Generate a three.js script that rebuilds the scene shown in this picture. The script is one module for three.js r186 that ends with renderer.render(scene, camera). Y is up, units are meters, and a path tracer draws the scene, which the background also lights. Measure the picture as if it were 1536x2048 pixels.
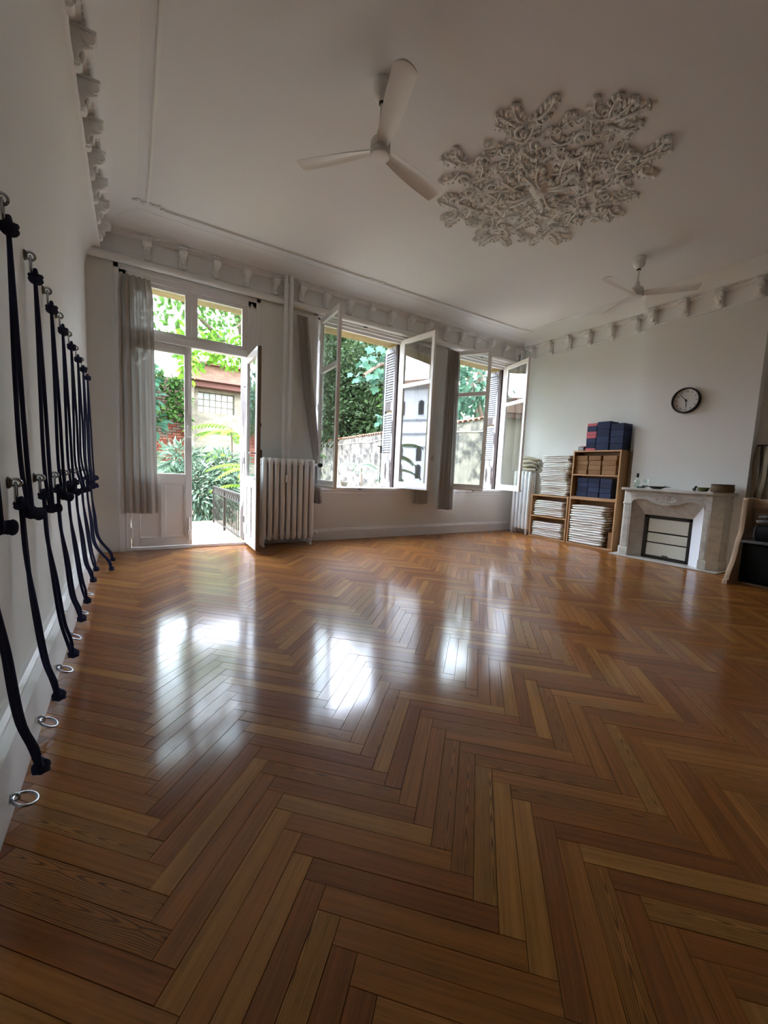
import * as THREE from 'three';
import { RoundedBoxGeometry } from 'three/addons/geometries/RoundedBoxGeometry.js';
import { mergeGeometries, toCreasedNormals } from 'three/addons/utils/BufferGeometryUtils.js';

// ---------------------------------------------------------------- camera, sky, sun, exposure
const scene = new THREE.Scene();
const renderer = new THREE.WebGLRenderer({ antialias: true });
renderer.toneMapping = THREE.LinearToneMapping;
renderer.toneMappingExposure = 3.2;
renderer.shadowMap.enabled = true;
const camera = new THREE.PerspectiveCamera(2 * Math.atan(1024 / 809.75) * 180 / Math.PI, 1536 / 2048, 0.02, 400);
{
  const yaw = 32.147 * Math.PI / 180, pitch = -5.814 * Math.PI / 180, roll = 2.546 * Math.PI / 180;
  const f = new THREE.Vector3(Math.sin(yaw) * Math.cos(pitch), Math.sin(pitch), -Math.cos(yaw) * Math.cos(pitch));
  const r = new THREE.Vector3(Math.cos(yaw), 0, Math.sin(yaw)), u = new THREE.Vector3().crossVectors(r, f);
  const r2 = r.clone().multiplyScalar(Math.cos(roll)).addScaledVector(u, Math.sin(roll));
  const u2 = u.clone().multiplyScalar(Math.cos(roll)).addScaledVector(r, -Math.sin(roll));
  camera.position.set(0, 1, 0);
  camera.quaternion.setFromRotationMatrix(new THREE.Matrix4().makeBasis(r2, u2, f.clone().negate()));
}
const SKY = 9.0, SUN = 5.0;
{ // bright, thinly clouded sky
  const W = 256, H = 128, d = new Float32Array(W * H * 4);
  for (let j = 0; j < H; j++) for (let i = 0; i < W; i++) {
    const el = ((j + 0.5) / H - 0.5) * Math.PI, az = (i / W) * Math.PI * 2, k = (j * W + i) * 4;
    const c = 0.5 + 0.25 * Math.sin(az * 3 + 2 * Math.sin(el * 4)) * Math.cos(el) + 0.2 * Math.sin(az * 7 + el * 9) * Math.cos(el);
    const z = Math.max(0, Math.sin(el));
    d[k] = SKY * (0.84 - 0.16 * z + 0.07 * c); d[k + 1] = SKY * (0.93 - 0.10 * z + 0.05 * c); d[k + 2] = SKY * (1.10 - 0.02 * z + 0.02 * c); d[k + 3] = 1;
    if (el < 0) { d[k] = SKY * 0.22; d[k + 1] = SKY * 0.22; d[k + 2] = SKY * 0.2; }
  }
  const t = new THREE.DataTexture(d, W, H, THREE.RGBAFormat, THREE.FloatType);
  t.mapping = THREE.EquirectangularReflectionMapping; t.magFilter = THREE.LinearFilter; t.minFilter = THREE.LinearFilter; t.needsUpdate = true;
  scene.background = t;
}
const sun = new THREE.DirectionalLight(new THREE.Color(1, 0.96, 0.9), SUN);
sun.position.set(-22, 30, -4); sun.target.position.set(4, 0, -9); sun.castShadow = true; sun.shadow.radius = 3;
sun.shadow.mapSize.set(2048, 2048);
Object.assign(sun.shadow.camera, { left: -30, right: 30, top: 30, bottom: -30, near: 1, far: 90 });
scene.add(sun, sun.target);

// ---------------------------------------------------------------- helpers
const PI = Math.PI, V3 = (x, y, z) => new THREE.Vector3(x, y, z);
let seed = 7;
function rnd() { seed = (seed + 0x6D2B79F5) | 0; let t = Math.imul(seed ^ (seed >>> 15), 1 | seed); t = (t + Math.imul(t ^ (t >>> 7), 61 | t)) ^ t; return ((t ^ (t >>> 14)) >>> 0) / 4294967296; }
const rr = (a, b) => a + (b - a) * rnd();
const taken = {};
function numbered(n) { const k = taken[n] = (taken[n] ?? -1) + 1; return k ? n + '_' + String(k).padStart(3, '0') : n; }
const flat = (g) => { const h = g.index ? g.toNonIndexed() : g; for (const k of Object.keys(h.attributes)) if (!['position', 'normal', 'uv'].includes(k)) h.deleteAttribute(k); h.morphAttributes = {}; if (!h.attributes.normal) h.computeVertexNormals(); if (!h.attributes.uv) h.setAttribute('uv', new THREE.BufferAttribute(new Float32Array(h.attributes.position.count * 2), 2)); return h; };
const merge = (list) => Array.isArray(list) ? (list.length === 1 ? list[0] : mergeGeometries(list.map(flat))) : list;
// uv in metres from the direction a face points
function muv(g, ax) {
  const h = g.index ? g.toNonIndexed() : g, p = h.attributes.position, n = h.attributes.normal, uv = new Float32Array(p.count * 2);
  for (let i = 0; i < p.count; i += 3) {
    let nx = 0, ny = 0, nz = 0;
    for (let j = i; j < i + 3; j++) { nx += n.getX(j); ny += n.getY(j); nz += n.getZ(j); }
    nx = Math.abs(nx); ny = Math.abs(ny); nz = Math.abs(nz);
    for (let j = i; j < i + 3; j++) {
      const x = p.getX(j), y = p.getY(j), z = p.getZ(j);
      let a, b;
      if (ny >= nx && ny >= nz) { a = x; b = z; } else if (nx >= nz) { a = z; b = y; } else { a = x; b = y; }
      if (ax === 'y' && !(ny >= nx && ny >= nz)) { const t = a; a = b; b = t; }
      if (ax === 'z' && ny >= nx && ny >= nz) { const t = a; a = b; b = t; }
      uv[2 * j] = a; uv[2 * j + 1] = b;
    }
  }
  h.setAttribute('uv', new THREE.BufferAttribute(uv, 2));
  return h;
}
const bx = (x0, x1, y0, y1, z0, z1) => new THREE.BoxGeometry(Math.abs(x1 - x0), Math.abs(y1 - y0), Math.abs(z1 - z0)).translate((x0 + x1) / 2, (y0 + y1) / 2, (z0 + z1) / 2);
const rb = (x0, x1, y0, y1, z0, z1, r = 0.004, s = 1) => new RoundedBoxGeometry(Math.abs(x1 - x0), Math.abs(y1 - y0), Math.abs(z1 - z0), s, Math.min(r, Math.abs(x1 - x0) / 2.01, Math.abs(y1 - y0) / 2.01, Math.abs(z1 - z0) / 2.01)).translate((x0 + x1) / 2, (y0 + y1) / 2, (z0 + z1) / 2);
const tube = (pts, r, seg = 24, rad = 8, closed = false) => new THREE.TubeGeometry(new THREE.CatmullRomCurve3(pts.map((q) => q.isVector3 ? q : V3(...q)), closed), seg, r, rad, closed);
const rod = (a, b, r, rad = 10) => { const A = V3(...a), B = V3(...b), d = B.clone().sub(A), g = new THREE.CylinderGeometry(r, r, d.length(), rad); g.applyQuaternion(new THREE.Quaternion().setFromUnitVectors(V3(0, 1, 0), d.clone().normalize())); return g.translate((A.x + B.x) / 2, (A.y + B.y) / 2, (A.z + B.z) / 2); };
const lathe = (pts, seg = 24) => new THREE.LatheGeometry(pts.map((q) => new THREE.Vector2(q[0], q[1])), seg);
function mesh(name, g, m, parent = scene, keepName = false) {
  const o = new THREE.Mesh(merge(g), m);
  o.name = parent === scene && !keepName ? numbered(name) : name;
  o.castShadow = o.receiveShadow = true; parent.add(o); return o;
}
function tag(o, label, category, group, kind) { o.userData.label = label; if (category) o.userData.category = category; if (group) o.userData.group = group; if (kind) o.userData.kind = kind; return o; }
function thing(name, label, category, pos = [0, 0, 0], turn = 0, group) { const o = new THREE.Group(); o.name = numbered(name); o.position.set(...pos); o.rotation.y = turn; scene.add(o); return tag(o, label, category, group); }
function struct(name, g, m, label, category) { const o = g ? new THREE.Mesh(merge(g), m) : new THREE.Group(); o.name = name; o.castShadow = o.receiveShadow = true; o.userData.kind = 'structure'; o.userData.label = label; o.userData.category = category; scene.add(o); return o; }
const ORD = ['first', 'second', 'third', 'fourth', 'fifth', 'sixth', 'seventh', 'eighth', 'ninth', 'tenth', 'eleventh', 'twelfth', 'thirteenth', 'fourteenth'];

// value noise that tiles over `per` cells
function noiseTable(s) { const keep = seed; seed = s; const t = new Float32Array(65536); for (let i = 0; i < 65536; i++) t[i] = rnd(); seed = keep; return t; }
const NT = noiseTable(91);
function vn(x, y, px, py) {
  const xi = Math.floor(x), yi = Math.floor(y), fx = x - xi, fy = y - yi, sx = fx * fx * (3 - 2 * fx), sy = fy * fy * (3 - 2 * fy);
  const m = (a, p) => ((a % p) + p) % p, g = (a, b) => NT[(m(a, px) * 157 + m(b, py) * 911 + px * 13 + py * 7) & 65535];
  const a = g(xi, yi), b = g(xi + 1, yi), c = g(xi, yi + 1), d = g(xi + 1, yi + 1);
  return a + (b - a) * sx + (c - a) * sy + (a - b - c + d) * sx * sy;
}
function fbm(u, v, px, py, o = 4) { let s = 0, a = 0.5, n = 0; for (let i = 0; i < o; i++) { s += a * vn(u * px, v * py, px, py); n += a; a *= 0.5; px *= 2; py *= 2; } return s / n; }
function tex(W, H, fn, srgb = true, rep = [1, 1]) {
  const d = new Uint8Array(W * H * 4);
  for (let j = 0; j < H; j++) for (let i = 0; i < W; i++) { const c = fn((i + 0.5) / W, (j + 0.5) / H), k = (j * W + i) * 4, q = typeof c === 'number' ? [c, c, c] : c; for (let e = 0; e < 3; e++) d[k + e] = Math.max(0, Math.min(255, q[e] * 255)); d[k + 3] = 255; }
  const t = new THREE.DataTexture(d, W, H, THREE.RGBAFormat); t.wrapS = t.wrapT = THREE.RepeatWrapping; t.magFilter = THREE.LinearFilter; t.minFilter = THREE.LinearFilter;
  if (srgb) t.colorSpace = THREE.SRGBColorSpace; t.repeat.set(...rep); t.needsUpdate = true; return t;
}
const S = (c, o = {}) => new THREE.MeshStandardMaterial({ color: c, roughness: 0.6, metalness: 0, ...o });
const Ph = (c, o = {}) => new THREE.MeshPhysicalMaterial({ color: c, roughness: 0.6, metalness: 0, ...o });

// ---------------------------------------------------------------- materials
const T = {};
T.oak = tex(1024, 256, (u, v) => { const g = fbm(u, v, 4, 40, 4), f = vn(u * 24, v * 200, 24, 200), b = fbm(u + 0.3, v, 3, 6, 3); return 0.72 + 0.30 * g + 0.12 * (b - 0.5) - (f > 0.72 ? 0.10 * (f - 0.72) / 0.28 : 0); }, true, [1, 4]);
T.oak2 = tex(1024, 256, (u, v) => { const w = fbm(u, v, 5, 6, 3) - 0.5, q = ((v * 4) % 1) - 0.5, s = ((u * 2) % 1) - 0.5; const r = Math.sqrt(q * q * 30 + s * s * 4.5 + 0.02) + w * 0.35, l = 0.5 + 0.5 * Math.sin(r * 20); const f = vn(u * 24, v * 200, 24, 200); return 0.84 + 0.13 * fbm(u, v, 4, 40, 3) - 0.34 * Math.pow(1 - l, 3) - (f > 0.74 ? 0.08 : 0); }, true, [1, 4]);
T.noise = tex(512, 512, (u, v) => fbm(u, v, 8, 8, 6), false);
T.plaster = tex(512, 512, (u, v) => 0.5 + 0.5 * (fbm(u, v, 24, 24, 4) - 0.5) + 0.5 * (fbm(u + .4, v, 4, 4, 2) - 0.5), false, [0.7, 0.7]);
T.weave = tex(256, 256, (u, v) => 0.5 + 0.25 * Math.sin(u * PI * 128) + 0.25 * Math.sin(v * PI * 128), false, [6, 6]);
T.stucco = tex(512, 512, (u, v) => { const a = fbm(u, v, 5, 3, 5), b = fbm(u + 0.37, v + 0.2, 5, 11, 5), c = fbm(u, v, 40, 40, 3); const e = fbm(u + 0.7, v + 0.1, 14, 10, 4), st = Math.min(1, Math.max(0, (b * 0.5 + e * 0.5 - 0.46) * 5)); const t = 0.88 + 0.35 * (a - 0.5) - st * 0.5 + 0.2 * (c - 0.5); return [t, t * 0.98, t * 0.93]; }, true, [0.45, 0.45]);
T.brickTone = tex(256, 256, (u, v) => { const a = fbm(u, v, 10, 10, 4); return [0.8 + 0.4 * (a - 0.5), 0.8 + 0.4 * (a - 0.5), 0.8 + 0.4 * (a - 0.5)]; }, true, [1.5, 1.5]);
T.marble = tex(512, 512, (u, v) => { const w = fbm(u, v, 4, 4, 5), l = Math.abs(Math.sin((u * 2 + v * 4 + w * 2.2) * PI)), q = fbm(u + .2, v + .6, 16, 16, 4); const t = 0.86 + 0.10 * (q - 0.5) - 0.10 * Math.pow(1 - l, 6); return [t, t * 0.985, t * 0.955]; }, true, [1.4, 1.4]);
T.stone = tex(512, 512, (u, v) => { const a = fbm(u, v, 6, 20, 5), q = fbm(u + 0.5, v, 30, 30, 3); const t = 0.82 + 0.3 * (a - 0.5) + 0.12 * (q - 0.5); return [t, t * 0.98, t * 0.92]; }, true, [0.8, 0.8]);
T.cork = tex(256, 256, (u, v) => { const a = fbm(u, v, 40, 40, 3); return 0.82 + 0.32 * (a - 0.5); }, true, [4, 4]);
T.worn = tex(256, 512, (u, v) => { const a = fbm(u, v, 14, 5, 5), b = fbm(u, v, 60, 6, 3); const k = a > 0.62 ? 1 : a > 0.58 ? (a - 0.58) / 0.04 : 0; const t = 0.93 + 0.1 * (b - 0.5); return [t * (1 - k) + 0.42 * k, t * (1 - k) + 0.33 * k, t * (1 - k) + 0.28 * k]; }, true, [1.2, 0.6]);

const M = {};
M.wall = S('#ecebe5', { roughness: 0.72, bumpMap: T.plaster, bumpScale: 0.0012 });
M.ceil = S('#eeeeee', { roughness: 0.8, bumpMap: T.plaster, bumpScale: 0.0008 });
M.mould = S('#f3f2ef', { roughness: 0.75, bumpMap: T.noise, bumpScale: 0.002 });
M.trim = S('#efedea', { roughness: 0.38 });
M.frame = S('#efedea', { roughness: 0.33 });
M.leafEdge = S('#7a6655', { roughness: 0.6 });
M.glass = Ph('#f4f8f6', { transmission: 1, thickness: 0, roughness: 0.02, ior: 1.7 });
M.pipe = S('#eceae6', { roughness: 0.35 });
M.rad = S('#f4f4f4', { roughness: 0.3 });
M.steel = S('#b9bcc0', { roughness: 0.25, metalness: 1 });
M.darkSteel = S('#6b675f', { roughness: 0.4, metalness: 0.8 });
M.brass = S('#8a6a3c', { roughness: 0.4, metalness: 0.8 });
M.black = S('#0b0b0c', { roughness: 0.6 });
M.rope = S('#18204f', { roughness: 0.85, bumpMap: T.weave, bumpScale: 0.002 });
M.curtain = Ph('#b7b0a8', { roughness: 0.95, transmission: 0.13, thickness: 0, side: THREE.DoubleSide, bumpMap: T.weave, bumpScale: 0.0006 });
M.beech = S('#dfae7c', { roughness: 0.45, map: T.oak });
M.pine = S('#dfbf9c', { roughness: 0.5, map: T.oak });
M.blanket = [S('#efebe5', { roughness: 1, bumpMap: T.weave, bumpScale: 0.001 }), S('#e6e1d9', { roughness: 1, bumpMap: T.weave, bumpScale: 0.001 }), S('#f3f0eb', { roughness: 1, bumpMap: T.weave, bumpScale: 0.001 })];
M.blanketEdge = S('#8a6b52', { roughness: 1 });
M.sand = S('#b5aa92', { roughness: 1, bumpMap: T.weave, bumpScale: 0.001 });
M.navy = [S('#2a3552', { roughness: 0.85 }), S('#252f4a', { roughness: 0.85 }), S('#303c5c', { roughness: 0.85 })];
M.navyDark = S('#1f2639', { roughness: 0.85 });
M.pink = S('#cc6a76', { roughness: 0.8 });
M.corkM = [S('#b98a5c', { roughness: 0.8, map: T.cork }), S('#b08254', { roughness: 0.8, map: T.cork }), S('#c09263', { roughness: 0.8, map: T.cork })];
M.marble = S('#e6e4df', { roughness: 0.28, map: T.marble });
M.whitePaint = S('#eceef2', { roughness: 0.5 });
M.cream = S('#d9d6c6', { roughness: 0.45 });
M.iron = S('#2c2722', { roughness: 0.55, metalness: 0.5 });
M.stone = S('#cdb98f', { roughness: 0.9, map: T.stone });
M.stucco = S('#66635c', { roughness: 0.95, map: T.stucco, bumpMap: T.noise, bumpScale: 0.01 });
M.tile = [S('#8a5138', { roughness: 0.85 }), S('#92664a', { roughness: 0.85 }), S('#7c4a34', { roughness: 0.85 })];
M.brick = [S('#9a4c34', { roughness: 0.9, map: T.brickTone }), S('#8b402c', { roughness: 0.9, map: T.brickTone }), S('#a5644d', { roughness: 0.9, map: T.brickTone })];
M.mortar = S('#7d6c5f', { roughness: 1, map: T.stone });
M.concrete = S('#8a8478', { roughness: 0.95, map: T.stone });
M.rust = S('#5b3a30', { roughness: 0.9 });
M.ground = S('#6f6452', { roughness: 1, map: T.stone });
M.terrace = S('#8a7a66', { roughness: 0.9, map: T.stone });
M.shutter = S('#9d9fa3', { roughness: 0.6, map: T.worn });
M.shutterWood = S('#3b2c26', { roughness: 0.8 });
M.bark = S('#5a4a3c', { roughness: 1 });
const leafMat = (c) => Ph(c, { roughness: 0.8, transmission: 0.35, thickness: 0, side: THREE.DoubleSide, specularIntensity: 0.15 });
M.leafDark = leafMat('#26351b'); M.leafMid = leafMat('#3e5a26'); M.leafBright = leafMat('#5f8428'); M.leafTeal = leafMat('#375544'); M.leafPale = leafMat('#5d7060');
// ---------------------------------------------------------------- room
const XL = -0.35, XR = 6.07, ZI = -5.166, ZO = -5.6, ZN = 0.45, H = 3.4, XB = 5.93;

// ---- floor: herringbone oak, columns running towards the windows
{
  const sub = struct('floor', muv(bx(XL - 0.2, XR + 0.2, -0.2, -0.0027, ZI - 0.1, ZN + 0.2)), S('#2a1a10', { roughness: 0.9 }), 'varnished oak herringbone parquet floor', 'floor');
  const tones = ['#a4662b', '#ac6e31', '#9d5f29', '#975927', '#b27837', '#8f5223'];
  const mats = [];
  for (let i = 0; i < 6; i++) mats.push(Ph(tones[i], { roughness: 0.5, specularIntensity: 0.1, map: T.oak, bumpMap: T.oak, bumpScale: 0.0003, clearcoat: 0.72, clearcoatRoughness: 0.125 }));
  for (const i of [4, 1, 0]) mats.push(Ph(tones[i], { roughness: 0.5, specularIntensity: 0.1, map: T.oak2, bumpMap: T.oak2, bumpScale: 0.0003, clearcoat: 0.72, clearcoatRoughness: 0.125 }));
  const L = 0.46, w = 0.0565, s2 = Math.SQRT1_2, x0 = 0.385, z0 = -1.039;
  const rect = [XL + 0.002, XR - 0.002, ZI + 0.002, ZN - 0.002];
  const clip = (poly) => {
    const cut = (P, f) => { const o = []; P.forEach((a, i) => { const b = P[(i + 1) % P.length], fa = f(a), fb = f(b); if (fa >= 0) o.push(a); if (fa * fb < 0) { const t = fa / (fa - fb); o.push([a[0] + (b[0] - a[0]) * t, a[1] + (b[1] - a[1]) * t]); } }); return o; };
    let P = cut(poly, (a) => a[0] - rect[0]); P = cut(P, (a) => rect[1] - a[0]); P = cut(P, (a) => a[1] - rect[2]); return cut(P, (a) => rect[3] - a[1]);
  };
  const inset = (P, d) => { // convex polygon, each edge moved inwards
    const n = P.length, A = P.reduce((s, a, i) => { const b = P[(i + 1) % n]; return s + a[0] * b[1] - b[0] * a[1]; }, 0), sg = A > 0 ? 1 : -1, out = [];
    for (let i = 0; i < n; i++) {
      const a = P[(i + n - 1) % n], b = P[i], c = P[(i + 1) % n];
      const e1 = [b[0] - a[0], b[1] - a[1]], e2 = [c[0] - b[0], c[1] - b[1]], l1 = Math.hypot(...e1), l2 = Math.hypot(...e2);
      const n1 = [-e1[1] / l1 * sg, e1[0] / l1 * sg], n2 = [-e2[1] / l2 * sg, e2[0] / l2 * sg], k = 1 + n1[0] * n2[0] + n1[1] * n2[1];
      out.push([b[0] + d * (n1[0] + n2[0]) / Math.max(k, 0.3), b[1] + d * (n1[1] + n2[1]) / Math.max(k, 0.3)]);
    }
    return out;
  };
  const clean = (P) => P.filter((a, i) => { const b = P[(i + 1) % P.length]; return Math.hypot(a[0] - b[0], a[1] - b[1]) > 0.004; });
  const planks = [];
  const add = (u0, u1, v0, v1, alongU) => {
    const W = ([u, v]) => [x0 + (u - v) * s2, z0 + (u + v) * s2];
    const poly = [[u0, v0], [u1, v0], [u1, v1], [u0, v1]].map(W), xs = poly.map((q) => q[0]), zs = poly.map((q) => q[1]);
    if (Math.max(...xs) < rect[0] || Math.min(...xs) > rect[1] || Math.max(...zs) < rect[2] || Math.min(...zs) > rect[3]) return;
    let P = clean(clip(poly)); if (P.length < 3) return;
    const A = Math.abs(P.reduce((s, a, i) => { const b = P[(i + 1) % P.length]; return s + a[0] * b[1] - b[0] * a[1]; }, 0)) / 2; if (A < 0.0008) return;
    const lo = inset(P, 0.0002), hi = inset(P, 0.0009); let cx = 0, cz = 0; P.forEach((q) => { cx += q[0] / P.length; cz += q[1] / P.length; });
    const dir = alongU ? [s2, s2] : [-s2, s2], b = rr(-0.0022, 0.0022), c = rr(-0.001, 0.001), h0 = rr(-0.0008, 0.0003), ou = rnd() * 7, ov = rnd() * 7;
    const Y = (q) => h0 + b * ((q[0] - cx) * -dir[1] + (q[1] - cz) * dir[0]) + c * ((q[0] - cx) * dir[0] + (q[1] - cz) * dir[1]);
    const pos = [], uv = [], n = P.length, sgn = P.reduce((s, a, i) => { const e = P[(i + 1) % n]; return s + a[0] * e[1] - e[0] * a[1]; }, 0) > 0;
    const push = (q, y) => { pos.push(q[0], y, q[1]); const dx = q[0] - cx, dz = q[1] - cz; uv.push(dx * dir[0] + dz * dir[1] + ou, -dx * dir[1] + dz * dir[0] + ov); };
    const tri = (a, ya, b2, yb, c2, yc) => { if (sgn) { push(a, ya); push(c2, yc); push(b2, yb); } else { push(a, ya); push(b2, yb); push(c2, yc); } };
    for (let i = 1; i < n - 1; i++) tri(hi[0], Y(hi[0]), hi[i], Y(hi[i]), hi[i + 1], Y(hi[i + 1]));
    for (let i = 0; i < n; i++) { const j = (i + 1) % n; tri(lo[i], -0.0026, lo[j], -0.0026, hi[j], Y(hi[j])); tri(lo[i], -0.0026, hi[j], Y(hi[j]), hi[i], Y(hi[i])); }
    const g = new THREE.BufferGeometry(); g.setAttribute('position', new THREE.Float32BufferAttribute(pos, 3)); g.setAttribute('uv', new THREE.Float32BufferAttribute(uv, 2)); g.computeVertexNormals();
    // how large it shows
    const pr = P.map((q) => V3(q[0], 0, q[1]).project(camera)), cam = P.map((q) => V3(q[0], 0, q[1]).applyMatrix4(camera.matrixWorldInverse).z);
    let area = 0; if (cam.every((z) => z < -0.2)) { const Q = pr.map((q) => [Math.max(-1, Math.min(1, q.x)), Math.max(-1, Math.min(1, q.y))]); area = Math.abs(Q.reduce((s, a, i) => { const e = Q[(i + 1) % n]; return s + a[0] * e[1] - e[0] * a[1]; }, 0)); }
    const k = rnd(), m = k < 0.22 ? 6 + Math.floor(rnd() * 3) : Math.floor(rnd() * 6);
    planks.push({ g, m, area });
  };
  camera.updateMatrixWorld(); camera.updateProjectionMatrix();
  for (let k = -160; k <= 160; k++) for (let m = -3; m <= 11; m++) {
    const U = m * L, Vv = -m * L;
    add(k * w + U, k * w + L + U, k * w + Vv, k * w + w + Vv, true);
    add(k * w + L + U, k * w + L + w + U, k * w + w - L + Vv, k * w + w + Vv, false);
  }
  planks.sort((a, b) => b.area - a.area);
  planks.slice(0, 300).forEach((p) => mesh('plank', p.g, mats[p.m], sub));
  const rest = planks.slice(300), used = [], by = [];
  for (let m = 0; m < mats.length; m++) { const gs = rest.filter((p) => p.m === m).map((p) => p.g); if (gs.length) { by.push(mergeGeometries(gs)); used.push(mats[m]); } }
  const rm = new THREE.Mesh(mergeGeometries(by, true), used); rm.name = 'planks'; rm.userData.kind = 'stuff'; rm.castShadow = rm.receiveShadow = true; sub.add(rm);
}

// ---- ceiling
const ceiling = struct('ceiling', muv(bx(XL - 0.2, XR + 0.2, H, H + 0.25, ZO, ZN + 0.2)), M.ceil, 'plain off white plaster ceiling', 'ceiling');

// extrude a profile of (d, y) points along a wall; D is the direction away from the wall
function along(profile, len, D, start) {
  const s = new THREE.Shape(profile.map((q) => new THREE.Vector2(q[0], q[1])));
  const g = new THREE.ExtrudeGeometry(s, { depth: len, bevelEnabled: false, curveSegments: 4 });
  const d = V3(...D), y = V3(0, 1, 0), l = d.clone().cross(y);
  g.applyMatrix4(new THREE.Matrix4().makeBasis(d, y, l).setPosition(V3(...start)));
  return muv(toCreasedNormals(g, 0.5));
}
// ---- walls
{
  const pr = [[-0.2, -0.2], [0, -0.2], [0, 2.86]];
  for (let i = 0; i <= 8; i++) { const a = (i / 8) * PI / 2; pr.push([0.115 * (1 - Math.cos(a)), 2.86 + 0.2 * Math.sin(a)]); }
  pr.push([0.115, H], [-0.2, H]);
  struct('wall_left', along(pr, ZN + 0.2 - ZO, [1, 0, 0], [XL, 0, ZO]), M.wall, 'white plaster wall carrying the rows of blue ropes', 'wall');
}
const OPEN = [[-0.08, 1.32, -0.2, 2.93], [2.10, 3.50, 0.70, 2.955], [4.34, 5.74, 0.70, 2.955]];
function pierced(z0, z1, x0, x1, top, grow = 0) {
  const gs = []; let x = x0;
  for (const [a, b, lo, hi] of OPEN) { const a2 = a + grow, b2 = b - grow; gs.push(bx(x, a2, -0.2, top, z0, z1)); if (lo > -0.2) gs.push(bx(a2, b2, -0.2, lo + grow * 0.6, z0, z1)); gs.push(bx(a2, b2, hi - grow, top, z0, z1)); x = b2; }
  gs.push(bx(x, x1, -0.2, top, z0, z1)); return gs.map((g) => muv(g));
}
struct('wall_back', pierced(ZI - 0.1, ZI, XL - 0.2, XR + 0.2, H), M.wall, 'white plaster window wall with a garden door and two windows', 'wall');
struct('wall_exterior', pierced(ZO, ZI - 0.1, XL - 0.4, XR + 0.6, H + 0.25, 0.035), M.stone, 'yellowish stone outer wall showing in the window reveals', 'wall');
struct('wall_right', [muv(bx(XR, XR + 0.2, -0.2, H, ZO, ZN + 0.2)), muv(bx(XB, XR, -0.01, H, -3.0, -1.73))], M.wall, 'white plaster wall with the chimney breast', 'wall');
// opening and dark box behind the viewer, added unseen to swallow bounced light
struct('wall_front', [bx(XL - 0.2, 0.35, -0.2, H, ZN, ZN + 0.2), bx(0.35, 5.4, 2.95, H, ZN, ZN + 0.2), bx(5.4, XR + 0.2, -0.2, H, ZN, ZN + 0.2)].map((g) => muv(g)), M.wall, 'white plaster wall behind the viewer, its wide opening added to let light out', 'wall');
struct('wall_added_absorber', [bx(0.2, 5.6, -0.2, -0.005, ZN + 0.2, 3.4), bx(0.2, 5.6, 3.0, 3.2, ZN + 0.2, 3.4), bx(0.15, 0.3, -0.2, 3.1, ZN + 0.2, 3.4), bx(5.5, 5.65, -0.2, 3.1, ZN + 0.2, 3.4), bx(0.2, 5.6, -0.2, 3.1, 3.4, 3.55)].map((g) => muv(g)), S('#5f564c', { roughness: 0.9 }), 'added unseen dark box behind the viewer that absorbs bounced light', 'wall');

// ---- baseboards
const bbp = (h, t) => [[0, 0], [t, 0], [t, h - 0.03], [t * 0.55, h - 0.022], [t * 0.55, h - 0.01], [t * 0.3, h], [0, h]];
struct('baseboard_left', along(bbp(0.225, 0.055), ZN - ZI, [1, 0, 0], [XL, 0, ZI]), M.trim, 'tall white baseboard under the blue ropes', 'baseboard');
struct('baseboard_back', [along(bbp(0.165, 0.022), XR - 1.37, [0, 0, 1], [XR, 0, ZI])], M.trim, 'white baseboard below the two windows', 'baseboard');
struct('baseboard_right', [along(bbp(0.165, 0.022), 2.16, [-1, 0, 0], [XR, 0, -3.0]), along(bbp(0.165, 0.022), 2.17, [-1, 0, 0], [XR, 0, ZN])], M.trim, 'white baseboard along the fireplace wall', 'baseboard');

// ---- cornices with scroll brackets
const CP = [[0, 3.06], [0.014, 3.062], [0.018, 3.074], [0.012, 3.085], [0.003, 3.088], [0.003, 3.252], [0.03, 3.258], [0.036, 3.27], [0.055, 3.276], [0.062, 3.29], [0.078, 3.296]];
for (let i = 0; i <= 7; i++) { const a = (i / 7) * PI / 2; CP.push([0.085 + 0.235 * (1 - Math.cos(a)), 3.30 + 0.098 * Math.sin(a)]); }
CP.push([0.32, H + 0.01], [-0.02, H + 0.01], [-0.02, 3.06]);
const bracketG = (() => {
  const s = new THREE.Shape(); s.moveTo(0, 3.075); s.lineTo(0.02, 3.07); s.bezierCurveTo(0.045, 3.07, 0.048, 3.105, 0.03, 3.115); s.bezierCurveTo(0.03, 3.15, 0.05, 3.165, 0.075, 3.175); s.bezierCurveTo(0.115, 3.185, 0.115, 3.235, 0.09, 3.25); s.lineTo(0, 3.25);
  const g = new THREE.ExtrudeGeometry(s, { depth: 0.046, bevelEnabled: true, bevelSize: 0.006, bevelThickness: 0.006, bevelSegments: 1, curveSegments: 5 }).translate(0, 0, -0.023);
  const vol = (d, y, r) => new THREE.CylinderGeometry(r, r, 0.082, 12).rotateX(PI / 2).translate(d, y, 0);
  const leaf = new THREE.SphereGeometry(0.02, 8, 6).scale(0.7, 1.9, 1).translate(0.052, 3.145, 0);
  return merge([toCreasedNormals(g, 0.6), vol(0.083, 3.213, 0.03), vol(0.026, 3.092, 0.016), leaf, bx(0, 0.118, 3.246, 3.262, -0.042, 0.042)]);
})();
const beadG = new THREE.IcosahedronGeometry(0.012, 0).scale(0.8, 1, 1.25);
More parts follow.
